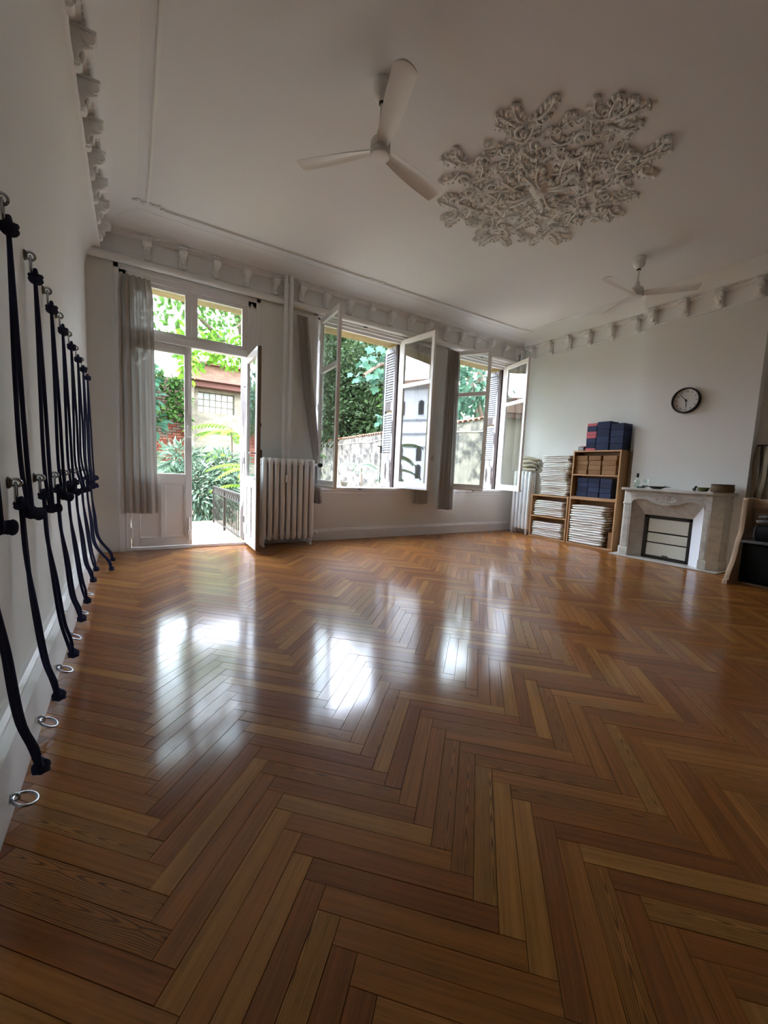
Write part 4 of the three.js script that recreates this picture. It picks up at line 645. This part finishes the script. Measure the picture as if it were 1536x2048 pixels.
// ---------------------------------------------------------------- wooden bench at the right edge
{
  const B = thing('wooden_bench', 'pale wooden bench with curved end panels at the right edge', 'bench', [0, 0, 0]);
  const s = new THREE.Shape(); s.moveTo(5.16, 0.002); s.lineTo(5.20, 0.002); s.lineTo(5.86, 0.002); s.lineTo(5.86, 0.04); s.lineTo(5.82, 0.06); s.lineTo(5.70, 0.86); s.quadraticCurveTo(5.69, 0.885, 5.66, 0.885); s.lineTo(5.46, 0.88); s.lineTo(5.445, 0.865); s.lineTo(5.44, 0.545); s.bezierCurveTo(5.435, 0.50, 5.39, 0.475, 5.375, 0.42); s.bezierCurveTo(5.35, 0.33, 5.345, 0.29, 5.30, 0.21); s.bezierCurveTo(5.26, 0.15, 5.22, 0.12, 5.205, 0.045); s.lineTo(5.165, 0.042); s.lineTo(5.16, 0.002);
  const g = new THREE.ExtrudeGeometry(s, { depth: 0.036, bevelEnabled: true, bevelSize: 0.003, bevelThickness: 0.004, bevelSegments: 2, curveSegments: 8 });
  for (const z of [-1.60, -0.3]) mesh('end_panel', muv(toCreasedNormals(g.clone().translate(0, 0, z), 0.5), 'y'), M.pine, B);
  mesh('back_rail', muv(rb(5.60, 5.635, 0.775, 0.875, -1.56, -0.3, 0.006, 2), 'z'), M.pine, B);
  for (let i = 0; i < 5; i++) mesh('back_board', muv(rb(5.655, 5.672, 0.50 + i * 0.075, 0.572 + i * 0.075, -1.56, -0.3, 0.003)), M.pine, B);
  mesh('seat_board', muv(rb(5.36, 5.72, 0.425, 0.45, -1.56, -0.3, 0.006)), S('#5b5e5e', { roughness: 0.35 }), B);
  mesh('black_front_sheet', rb(5.42, 5.44, 0.01, 0.42, -1.55, -0.3, 0.003), S('#060607', { roughness: 0.95 }), B);  // near-black sheet closing the front below the seat
  mesh('dowel_cap', [[5.45, 0.56], [5.42, 0.35], [5.405, 0.245]].map(([x, y]) => new THREE.CylinderGeometry(0.011, 0.011, 0.006, 12).rotateX(PI / 2).translate(x + 0.05, y, -1.558)), M.cream, B);
  const bol = thing('bolster', 'black round bolster lying on the wooden bench', 'bolster', [5.50, 0.535, -1.0]); mesh('body', (() => { const pr = [[0.001, -0.49], [0.06, -0.488], [0.082, -0.475], [0.086, -0.46], [0.086, 0.46], [0.082, 0.475], [0.06, 0.488], [0.001, 0.49]]; return lathe(pr, 28).rotateX(PI / 2); })(), S('#0c0c0f', { roughness: 0.95 }), bol);
  mesh('seam', [new THREE.TorusGeometry(0.086, 0.004, 6, 28).translate(0, 0, -0.465), new THREE.TorusGeometry(0.086, 0.004, 6, 28).translate(0, 0, 0.465)], M.black, bol);
  const bl = thing('folded_blanket', 'dark grey folded blanket lying over the black bolster', 'blanket', [5.42, 0.628, -1.0]); mesh('body', blanketG(0.2, 0.09, 0.92, 2, 0.004), S('#57524f', { roughness: 1 }), bl);
}
// ---------------------------------------------------------------- garden
struct('ground', muv(bx(-30, 30, -1.1, -0.9, -60, ZO)), M.ground, 'bare garden earth below the windows', 'ground');
{ // terrace with pavers
  const o = struct('terrace', muv(bx(-0.9, 1.5, -0.9, -0.125, -8.3, ZO - 0.001)), M.concrete, 'pale paved terrace outside the garden door', 'terrace');
  for (let i = 0; i < 6; i++) for (let j = 0; j < 7; j++) mesh('paver', muv(rb(-0.895 + i * 0.4, -0.507 + i * 0.4, -0.124, -0.1 + rr(-0.003, 0.003), -5.625 - j * 0.38, -5.993 - j * 0.38, 0.006)), (i + j) % 3 ? M.terrace : M.concrete, o);
}
{ // railing
  const t = thing('iron_railing', 'black wrought iron railing along the terrace steps', 'railing', [1.3, -0.1, 0]), z0 = -8.02, z1 = -5.75;
  mesh('top_rail', rb(-0.02, 0.02, 0.66, 0.69, z0 - 0.02, z1, 0.006, 2), M.iron, t); mesh('middle_rail', rb(-0.012, 0.012, 0.555, 0.575, z0, z1, 0.004), M.iron, t); mesh('bottom_rail', rb(-0.012, 0.012, 0.06, 0.08, z0, z1, 0.004), M.iron, t);
  for (const z of [z0, -7.0, z1]) mesh('post', rb(-0.016, 0.016, 0, 0.67, z - 0.016, z + 0.016, 0.003), M.iron, t);
  for (let z = z0 + 0.09; z < z1; z += 0.115) mesh('baluster', rod([0, 0.07, z], [0, 0.565, z], 0.0055, 6), M.iron, t);
  for (let z = z0 + 0.09; z < z1 - 0.05; z += 0.16) mesh('scroll_ornament', [new THREE.TorusGeometry(0.036, 0.006, 6, 18).rotateY(PI / 2).translate(0, 0.617, z), rod([0, 0.575, z + 0.045], [0, 0.66, z + 0.08], 0.006, 6), rod([0, 0.66, z + 0.08], [0, 0.575, z + 0.115], 0.006, 6)], M.iron, t);
}
{ // garden side wall, running away from the house
  const o = struct('wall_garden', null, null, 'stained pale stucco garden wall with tile coping', 'garden wall'); o.position.set(7.5, 0, ZO); o.rotation.y = 1.4787;
  mesh('stucco_face', muv(bx(0, 19, -0.9, 2.42, -0.15, 0.15)), M.stucco, o);
  const tg = (() => { const s = []; for (let i = 0; i <= 8; i++) { const a = PI * i / 8; s.push(new THREE.Vector2(0.11 * Math.cos(a), 0.06 * Math.sin(a))); } for (let i = 8; i >= 0; i--) { const a = PI * i / 8; s.push(new THREE.Vector2(0.095 * Math.cos(a), 0.047 * Math.sin(a))); } return new THREE.ExtrudeGeometry(new THREE.Shape(s), { depth: 0.42, bevelEnabled: false }).translate(0, 0, -0.21); })();
  for (let i = 0; i < 86; i++) { const q = mesh('coping_tile', tg, M.tile[i % 3], o); q.position.set(0.11 + i * 0.22, 2.425 + rr(-0.008, 0.008), 0); q.rotation.set(-0.22, rr(-0.04, 0.04), 0); }
  const cable = []; for (let i = 0; i <= 30; i++) cable.push([i * 0.62 + 0.1, 2.16 - 0.05 * Math.abs(Math.sin(i * 0.55)) + 0.02 * Math.sin(i * 1.7), -0.165]);
  mesh('cable', tube(cable, 0.014, 120, 5), M.cream, o);
}
{ // brick wall facing the door
  const o = struct('wall_brick', muv(bx(-5, 1.42, -0.9, 3.15, -12.3, -12.04)), M.mortar, 'old red brick wall half covered with ivy', 'garden wall');
  mesh('base_ledge', muv(rb(-5, 1.9, -0.9, 1.0, -12.04, -11.86, 0.02)), M.concrete, o);
  const bg = new RoundedBoxGeometry(0.205, 0.058, 0.06, 1, 0.006), rest = [[], [], []];
  const pale = [S('#83685a', { roughness: 0.95, map: T.brickTone }), S('#7a5d4e', { roughness: 0.95, map: T.brickTone })];
  for (let r = 0; r < 31; r++) for (let c = 0; c < 29; c++) {
    const x = -4.85 + c * 0.218 + (r % 2) * 0.109, y = 1.035 + r * 0.068; if (x > 1.31) continue; const k = Math.floor(rnd() * 3), dz = rr(-0.008, 0.008);
    if (x > 0.05) { const q = mesh('brick', bg, y > 1.75 + rr(-0.25, 0.25) ? pale[k % 2] : M.brick[k], o); q.position.set(x, y, -12.03 + dz); } else rest[k].push(bg.clone().translate(x, y, -12.03 + dz));
  }
  const q = new THREE.Mesh(mergeGeometries(rest.map((g) => mergeGeometries(g.map(flat))), true), M.brick); q.name = 'bricks'; q.userData.kind = 'stuff'; o.add(q);
}
{ // shed with a gridded window
  const t = thing('garden_shed', 'concrete garden shed with a wired window grid and rusty beam', 'shed', [0, 0, -12.3]);
  mesh('shed_wall', [bx(1.42, 1.56, -0.9, 3.1, -3, 0.25), bx(1.56, 2.5, -0.9, 2.36, -0.2, 0.2), bx(2.5, 4.6, -0.9, 3.1, -0.2, 0.2), bx(1.56, 2.5, 2.9, 3.1, -0.2, 0.2), bx(4.4, 4.6, -0.9, 3.1, -3, 0.2), bx(1.42, 4.6, -0.9, 3.1, -3.2, -3)].map((g) => muv(g)), M.concrete, t);
  mesh('pillar', muv(rb(1.22, 1.45, -0.9, 3.2, 0.2, 0.42, 0.02)), M.concrete, t);
  for (let i = 0; i < 6; i++) for (let j = 0; j < 3; j++) mesh('window_pane', rb(1.575 + i * 0.154, 1.715 + i * 0.154, 2.375 + j * 0.176, 2.537 + j * 0.176, 0.06, 0.075, 0.004), S(['#9aa39c', '#8c968f', '#a8aea5'][(i * 2 + j) % 3], { roughness: 0.25 }), t);
  const bars = []; for (let i = 0; i <= 6; i++) bars.push(bx(1.556 + i * 0.154, 1.574 + i * 0.154, 2.36, 2.9, 0.05, 0.1)); for (let j = 0; j <= 3; j++) bars.push(bx(1.56, 2.5, 2.357 + j * 0.176, 2.373 + j * 0.176, 0.05, 0.1)); mesh('window_grid', bars, M.concrete, t);
  mesh('rusty_beam', [rb(1.3, 4.7, 2.98, 3.12, 0.2, 0.5, 0.01), rb(1.3, 4.7, 3.12, 3.15, 0.1, 0.62, 0.01)], M.rust, t);
  mesh('upper_wall', muv(bx(1.42, 4.6, 3.1, 3.62, -0.3, 0.12)), S('#84695b', { roughness: 0.95, map: T.stone }), t);
  mesh('roof', muv(bx(1.3, 4.75, 3.62, 3.68, -3.2, 0.3)), M.rust, t);
}

// ---- leaves
const leafShape = (L, W, n = 6, bend = 0.25) => { const p = [], idx = [], uv = []; for (let i = 0; i <= n; i++) { const s = i / n, w = W * Math.pow(Math.sin(PI * Math.min(0.99, 0.03 + s * 0.95)), 0.8), y = -bend * L * s * s; for (const v of [-1, 0, 1]) { p.push(L * s, y + Math.abs(v) * w * 0.25, v * w); uv.push(s, v); } } for (let i = 0; i < n; i++) for (let j = 0; j < 2; j++) { const a = i * 3 + j; idx.push(a, a + 1, a + 3, a + 1, a + 4, a + 3); } const g = new THREE.BufferGeometry(); g.setAttribute('position', new THREE.Float32BufferAttribute(p, 3)); g.setAttribute('uv', new THREE.Float32BufferAttribute(uv, 2)); g.setIndex(idx); g.computeVertexNormals(); return g; };
const LG = { oval: leafShape(1, 0.28, 4), narrow: leafShape(1, 0.11, 4), };
function foliage(parent, name, spots, mat, geo, tones, kind = 'stuff') { // spots: [x, y, z, size, outX, outY, outZ]
  const im = new THREE.InstancedMesh(geo, mat, spots.length), m = new THREE.Matrix4(), q = new THREE.Quaternion(), c = new THREE.Color();
  spots.forEach((s, i) => { const d = V3(s[4] + rr(-0.6, 0.6), s[5] + rr(-0.7, 0.4), s[6] + rr(-0.6, 0.6)).normalize(); q.setFromUnitVectors(V3(1, 0, 0), d); q.multiply(new THREE.Quaternion().setFromAxisAngle(V3(1, 0, 0), rr(-1, 1))); m.compose(V3(s[0], s[1], s[2]), q, V3(1, 1, 1).multiplyScalar(s[3])); im.setMatrixAt(i, m); const k = rr(tones[0], tones[1]); im.setColorAt(i, c.setRGB(k * rr(0.9, 1.1), k, k * rr(0.85, 1.0))); });
  im.name = name; im.userData.kind = kind; im.castShadow = im.receiveShadow = true; parent.add(im); return im;
}
function blob(list, c, r, n, s0, s1) { for (let i = 0; i < n; i++) { const d = V3(rr(-1, 1), rr(-1, 1), rr(-1, 1)).normalize(), k = Math.pow(rnd(), 0.5); list.push([c[0] + d.x * r[0] * k, c[1] + d.y * r[1] * k, c[2] + d.z * r[2] * k, rr(s0, s1), d.x, d.y, d.z]); } return list; }
function tree(name, label, trunk, blobs, n, s, mat, geo, tones, cat = 'tree', group) {
  const t = thing(name, label, cat, [0, 0, 0], 0, group), L = [], tot = blobs.reduce((a, b) => a + b[1][0] * b[1][1] * b[1][2], 0);
  mesh('trunk', trunk.map((q) => tube(q.p, q.r, 14, 7)), M.bark, t);
  for (const [c, r] of blobs) blob(L, c, r, Math.round(n * r[0] * r[1] * r[2] / tot), s[0], s[1]);
  foliage(t, 'foliage', L, mat, geo, tones); return t;
}
// dense dark trees beyond the garden wall
tree('evergreen_tree', 'dense dark tree behind the garden wall, seen at the left of the first window', [{ p: [[9.6, -0.9, -20], [9.7, 3, -20], [9.5, 6, -20.3]], r: 0.16 }, { p: [[9.7, 2, -20], [8.6, 4.5, -19.6]], r: 0.09 }], [[[9.2, 5.2, -20], [2.6, 2.6, 2.2]], [[8.6, 3.2, -18.5], [1.6, 1.4, 1.5]]], 5200, [0.14, 0.26], M.leafDark, LG.oval, [0.55, 1.0], 'tree', 'dark trees beyond the wall');
tree('evergreen_tree', 'dense dark tree behind the garden wall, seen at the middle of the first window', [{ p: [[11.2, -0.9, -18], [11.1, 3, -18], [11.3, 6.5, -18]], r: 0.18 }], [[[11, 5.4, -18], [2.6, 2.8, 2.4]], [[10.2, 3.2, -16.6], [1.5, 1.3, 1.4]]], 5200, [0.14, 0.28], M.leafDark, LG.oval, [0.6, 1.15], 'tree', 'dark trees beyond the wall');
tree('evergreen_tree', 'dense dark tree behind the garden wall, seen beside the first shutter', [{ p: [[12.2, -0.9, -15.5], [12.3, 3, -15.6], [12.1, 6, -15.5]], r: 0.17 }], [[[11.6, 4.6, -15.4], [2.1, 2.2, 2.0]], [[10.6, 3.0, -14.4], [1.2, 0.9, 1.2]]], 3600, [0.14, 0.28], M.leafMid, LG.oval, [0.5, 0.95], 'tree', 'dark trees beyond the wall');
{ const o = struct('hill', new THREE.SphereGeometry(1, 32, 20).scale(6.5, 10.5, 6).translate(13.2, 0.2, -25), S('#3d3a2c', { roughness: 1 }), 'dark overgrown slope behind the garden wall', 'hill'); o.name = 'hill'; const L = []; for (let i = 0; i < 9000; i++) { const d = V3(rr(-1, 0.6), rr(0.05, 1), rr(-0.2, 1)).normalize(); L.push([13.2 + d.x * 6.5, 0.2 + d.y * 10.5, -25 + d.z * 6, rr(0.22, 0.45), d.x, d.y, d.z]); } foliage(o, 'undergrowth', L, M.leafDark, LG.oval, [0.4, 0.9]); }
// lighter tree in the second window
tree('broadleaf_tree', 'green broadleaf tree behind the wall seen through the second window', [{ p: [[11.6, -0.9, -11.6], [11.4, 3, -11.5], [11, 6, -11.4]], r: 0.12 }, { p: [[11.4, 2.8, -11.5], [10.2, 4.4, -11]], r: 0.06 }, { p: [[11.3, 3.4, -11.5], [11.8, 5, -12.6]], r: 0.06 }], [[[10.6, 4.3, -11.2], [1.7, 1.5, 1.6]], [[11.4, 3.6, -12.4], [1.2, 0.9, 1.2]]], 900, [0.2, 0.36], M.leafTeal, LG.oval, [0.55, 1.1]);
// fine leaved tree above the terrace
tree('locust_tree', 'airy bright green tree overhanging the terrace, seen through the door transom', [{ p: [[2.55, -0.9, -10.8], [2.45, 2, -10.6], [2.3, 4, -10.2], [1.4, 6, -9.8]], r: 0.1 }, { p: [[2.1, 3.6, -10.3], [0.4, 4.6, -9.5], [-1.2, 4.8, -9]], r: 0.05 }], [[[0.3, 5.0, -9.8], [2.3, 1.3, 1.3]], [[1.9, 4.0, -9.8], [1.0, 0.9, 0.9]], [[0.1, 3.75, -9.6], [1.0, 0.5, 0.7]], [[1.25, 3.35, -9.6], [0.5, 0.5, 0.5]]], 2300, [0.1, 0.17], M.leafMid, LG.oval, [0.8, 1.5]);
tree('hanging_vine', 'yellow green leafy vine hanging before the shed roof', [{ p: [[0.6, 4.6, -9.0], [1.0, 3.9, -9.0], [1.05, 2.8, -9.0]], r: 0.012 }, { p: [[2.4, 4.4, -9.3], [1.9, 3.8, -9.2], [1.6, 3.2, -9.2]], r: 0.012 }], [[[1.03, 3.15, -9.0], [0.22, 0.6, 0.3]], [[1.75, 3.35, -9.2], [0.5, 0.38, 0.3]]], 420, [0.1, 0.17], M.leafBright, LG.oval, [0.7, 1.15], 'vine');
{ // ivy on the brick wall
  const t = thing('ivy', 'green ivy climbing over the brick wall left of the shed', 'ivy', [0, 0, 0.12]), L = [];
  mesh('stem', [tube([[0.2, 1.0, -11.95], [0.35, 1.8, -11.93], [0.2, 2.6, -11.93], [0.5, 3.2, -11.95]], 0.02, 16, 5), tube([[0.9, 1.1, -11.95], [0.8, 1.9, -11.93], [1.1, 2.7, -11.93], [0.9, 3.2, -11.95]], 0.018, 16, 5)], M.bark, t);
  for (let i = 0; i < 1700; i++) { const a = rnd(), x = -0.6 + 1.95 * rnd(), y = 1.8 + 1.5 * Math.pow(a, 0.75) + 0.2 * Math.sin(x * 5); if (Math.sin(x * 6 + y * 3) + Math.sin(y * 7 - x * 2) < -0.5) continue; L.push([x, y, -11.9 + rr(0, 0.22), rr(0.09, 0.17), rr(-0.6, 0.6), -0.4, 1]); }
  foliage(t, 'foliage', L, M.leafMid, LG.oval, [0.7, 1.35]);
}
{ // laurel tree to the left of the brick wall
  tree('laurel_bush', 'tall leafy bush in front of the brick wall behind the curtain edge', [{ p: [[-0.2, -0.9, -10.6], [-0.1, 1, -10.6], [0.1, 2.4, -10.6]], r: 0.05 }], [[[0.15, 2.6, -10.7], [0.45, 0.75, 0.5]], [[0.5, 1.9, -10.9], [0.25, 0.3, 0.3]]], 420, [0.12, 0.22], M.leafTeal, LG.oval, [0.8, 1.4], 'bush');
}
{ // pale narrow leaved bush beyond the railing
  tree('oleander_bush', 'pale narrow leaved bush filling the view behind the railing', [{ p: [[1.1, -0.9, -9.4], [1.05, 0, -9.3], [0.9, 0.8, -9.2]], r: 0.03 }, { p: [[1.2, -0.9, -9.4], [1.5, 0.2, -9.3], [1.7, 0.9, -9.2]], r: 0.03 }], [[[1.25, 0.35, -9.3], [0.85, 0.7, 0.6]], [[0.95, 1.05, -9.5], [0.5, 0.35, 0.4]], [[1.75, 0.9, -9.4], [0.4, 0.4, 0.4]]], 3200, [0.13, 0.24], M.leafPale, LG.narrow, [0.75, 1.35], 'bush');
}
// compound fronds: leaflets in pairs along an arching stalk (local +x outwards)
function frondG(len, pairs, ll, droop, lw = 0.2) { const gs = [], pt = (s) => V3(len * s, len * (0.35 * s - droop * s * s), 0); gs.push(tube([0, 0.25, 0.5, 0.75, 1].map(pt), 0.006, 12, 5)); const lf = leafShape(1, lw, 3, 0.3); for (let i = 0; i < pairs; i++) { const s = 0.14 + 0.84 * i / (pairs - 1), p = pt(s), L = ll * (0.55 + 0.45 * Math.sin(PI * Math.min(1, 0.25 + s * 0.7))); for (const e of [-1, 1]) gs.push(lf.clone().scale(L, L, L).rotateX(e * 0.15).rotateY(-e * (1.15 - 0.35 * s)).rotateZ(-0.15 - 0.5 * s).translate(p.x, p.y, p.z)); } gs.push(lf.clone().scale(ll * 0.7, ll * 0.7, ll * 0.7).rotateZ(-0.5).translate(...pt(1).toArray())); return merge(gs); }
function frondPlant(name, label, base, top, fronds, mat, len, pairs, ll, cat, group) {
  const t = thing(name, label, cat, base, 0, group), h = top - base[1]; mesh('stem', tube([[0, 0, 0], [0.02, h * 0.5, 0.02], [0, h, 0]], 0.016, 10, 6), M.bark, t);
  const vs = [frondG(len, pairs, ll, 0.45), frondG(len * 0.85, pairs, ll, 0.6), frondG(len * 1.1, pairs + 2, ll, 0.35)];
  fronds.forEach(([a, dy, sc], i) => { const q = mesh('frond', vs[i % 3], mat, t); q.position.y = h - dy; q.rotation.y = a; q.scale.setScalar(sc); }); return t;
}
frondPlant('tree_of_heaven', 'bright green shoot with arching feathery fronds outside the open door', [1.95, -0.9, -9.7], 1.8, [[2.9, 0, 1], [3.5, 0.1, 0.9], [2.3, 0.15, 0.9], [4.3, 0.1, 0.8], [1.2, 0.1, 0.8], [0, 0.2, 0.8], [5.2, 0.2, 0.8], [3.2, 0.55, 1.0], [2.6, 0.7, 0.9], [3.9, 0.65, 0.8]], M.leafBright, 0.95, 12, 0.17, 'shrub', 'feathery fronded shoots');
frondPlant('tree_of_heaven', 'lower bright green feathery shoot beside the railing', [2.05, -0.9, -8.4], 0.95, [[2.8, 0, 1], [3.4, 0.05, 0.95], [2.2, 0.1, 0.9], [4.2, 0.1, 0.8], [1.0, 0.1, 0.7], [5.5, 0.1, 0.7], [3.1, 0.4, 0.9]], M.leafBright, 0.8, 12, 0.15, 'shrub', 'feathery fronded shoots');
frondPlant('tree_of_heaven', 'thin pale seedling with spreading fronds left of the bowl outside the window', [5.15, -0.9, -9.4], 1.12, [[0.3, 0, 1], [1.6, 0.02, 0.9], [2.8, 0, 1], [4.0, 0.04, 0.9], [5.2, 0.02, 0.9]], M.leafPale, 0.55, 8, 0.14, 'shrub', 'pale seedlings before the garden wall');
frondPlant('tree_of_heaven', 'pale low seedling with drooping fronds nearest the first shutter', [5.55, -0.9, -8.7], 0.92, [[0.5, 0, 1], [1.5, 0.02, 1], [2.6, 0, 1.1], [3.6, 0.04, 1], [4.6, 0.02, 0.9], [5.7, 0.02, 0.9]], M.leafPale, 0.7, 9, 0.15, 'shrub', 'pale seedlings before the garden wall');
{ // dark fronds low under the windows, mirrored in the casement glass
  frondPlant('tree_of_heaven', 'green feathery shoot outside below the first window', [0.9, -0.9, -7.6], 1.65, [0, 1, 2, 3, 4, 5, 6, 7, 8, 9, 10, 11, 12, 13].map((i) => [i * 2.4, 0.09 * i, 1]), M.leafMid, 0.62, 12, 0.14, 'shrub', 'feathery fronded shoots').position.set(2.05, -0.9, -6.4);
}
{ // fig branch in front of the first window: large lobed leaves, each its own piece
  const t = thing('fig_tree', 'fig branch with big lobed blue green leaves outside the first window', 'tree', [0, 0, 0]);
  const br = [[[6.9, -0.9, -10.2], [6.8, 2.2, -9.9], [6.4, 3.6, -9.4], [5.5, 3.7, -9.1], [4.9, 3.3, -9.0]], [[6.4, 3.6, -9.4], [5.9, 4.1, -9.1], [5.2, 4.1, -8.9]], [[6.8, 2.2, -9.9], [6.2, 2.6, -9.4], [5.5, 2.35, -9.1]]];
  mesh('trunk', br.map((p, i) => tube(p, i ? 0.022 : 0.045, 20, 6)), M.bark, t);
  const sh = new THREE.Shape(), N = 44; for (let i = 0; i <= N; i++) { const a = -PI + 2 * PI * i / N, l = 0.43 + 0.26 * Math.pow(Math.abs(Math.cos(a * 2.5)), 1.3) + 0.12 * Math.cos(a), x = 0.45 + l * 0.78 * Math.cos(a), y = l * 0.75 * Math.sin(a); if (!i) sh.moveTo(x, y); else sh.lineTo(x, y); }
  const lg = new THREE.ShapeGeometry(sh, 6).rotateX(-PI / 2); { const p = lg.attributes.position; for (let i = 0; i < p.count; i++) p.setY(i, -0.22 * p.getX(i) ** 2 + 0.22 * Math.abs(p.getZ(i)) - 0.25 * p.getZ(i) ** 2); lg.computeVertexNormals(); }
  const figM = [leafMat('#345040'), leafMat('#3b5945'), leafMat('#2b4432')];
  const put = (x, y, z, s) => { const q = mesh('fig_leaf', lg, figM[Math.floor(rnd() * 3)], t); q.position.set(x, y, z); q.rotation.set(rr(-0.3, 1.1), rr(2.0, 4.8), rr(-1.1, 0.1)); q.scale.setScalar(s); };
  const curve = br.map((p) => new THREE.CatmullRomCurve3(p.map((q) => V3(...q))));
  for (let i = 0; i < 70; i++) { const s = 0.55 + 0.45 * rnd(), p = curve[0].getPoint(s); put(p.x + rr(-0.4, 0.4), p.y + rr(-0.4, 0.25), p.z + rr(-0.2, 0.25), rr(0.15, 0.25)); }
  for (let i = 0; i < 55; i++) { const p = curve[1].getPoint(0.25 + 0.75 * rnd()); put(p.x + rr(-0.4, 0.4), p.y + rr(-0.35, 0.25), p.z + rr(-0.2, 0.25), rr(0.15, 0.25)); }
  for (let i = 0; i < 22; i++) { const p = curve[2].getPoint(0.5 + 0.5 * rnd()); put(p.x + rr(-0.25, 0.25), p.y + rr(-0.2, 0.15), p.z + rr(-0.15, 0.15), rr(0.12, 0.19)); }
}
{ // pale town house far to the left, mirrored in the open casement glass
  const t = thing('town_house', 'pale town house with arched windows, mirrored in the open casement glass', 'building', [-33, -0.9, -33], Math.atan2(36, 27.5) + 0.45); // local +z looks towards the window
  const m = S('#c9cbd0', { roughness: 0.9 }), d = S('#171b20', { roughness: 0.9 }), band = S('#85878e', { roughness: 0.9 });
  mesh('house_wall', muv(bx(-16, 16, 0, 12.6, -8, 0)), m, t); mesh('cornice_band', [bx(-16.3, 16.3, 12.2, 12.8, -0.2, 0.6), bx(-16.1, 16.1, 8.3, 8.5, 0, 0.22), bx(-16.1, 16.1, 6.6, 6.8, 0, 0.22), bx(-16.1, 16.1, 5.0, 5.15, 0, 0.16)], band, t);
  mesh('roof', muv(new THREE.CylinderGeometry(6.2, 6.2, 32.6, 4, 1).rotateZ(PI / 2).scale(1, 0.25, 1).translate(0, 12.8, -4)), M.tile[1], t);
  for (let r = 0; r < 3; r++) for (let c = 0; c < 12; c++) { const x = -14.3 + c * 2.6, y = [1.0, 5.3 - 2.1, 8.9][r], s = new THREE.Shape(); s.moveTo(-0.5, 0); s.lineTo(0.5, 0); s.lineTo(0.5, 1.5); s.absarc(0, 1.5, 0.5, 0, PI); s.lineTo(-0.5, 0); const w = mesh('arched_window', new THREE.ExtrudeGeometry(s, { depth: 0.08, bevelEnabled: true, bevelSize: 0.1, bevelThickness: 0.04, bevelSegments: 1 }).translate(x, y, 0.0), m, t); mesh('pane', new THREE.ExtrudeGeometry(s, { depth: 0.03, bevelEnabled: false }).scale(0.78, 0.9, 1).translate(0, 0, 0.11).translate(x, y + 0.1, 0), d, w); }
}
renderer.render(scene, camera);
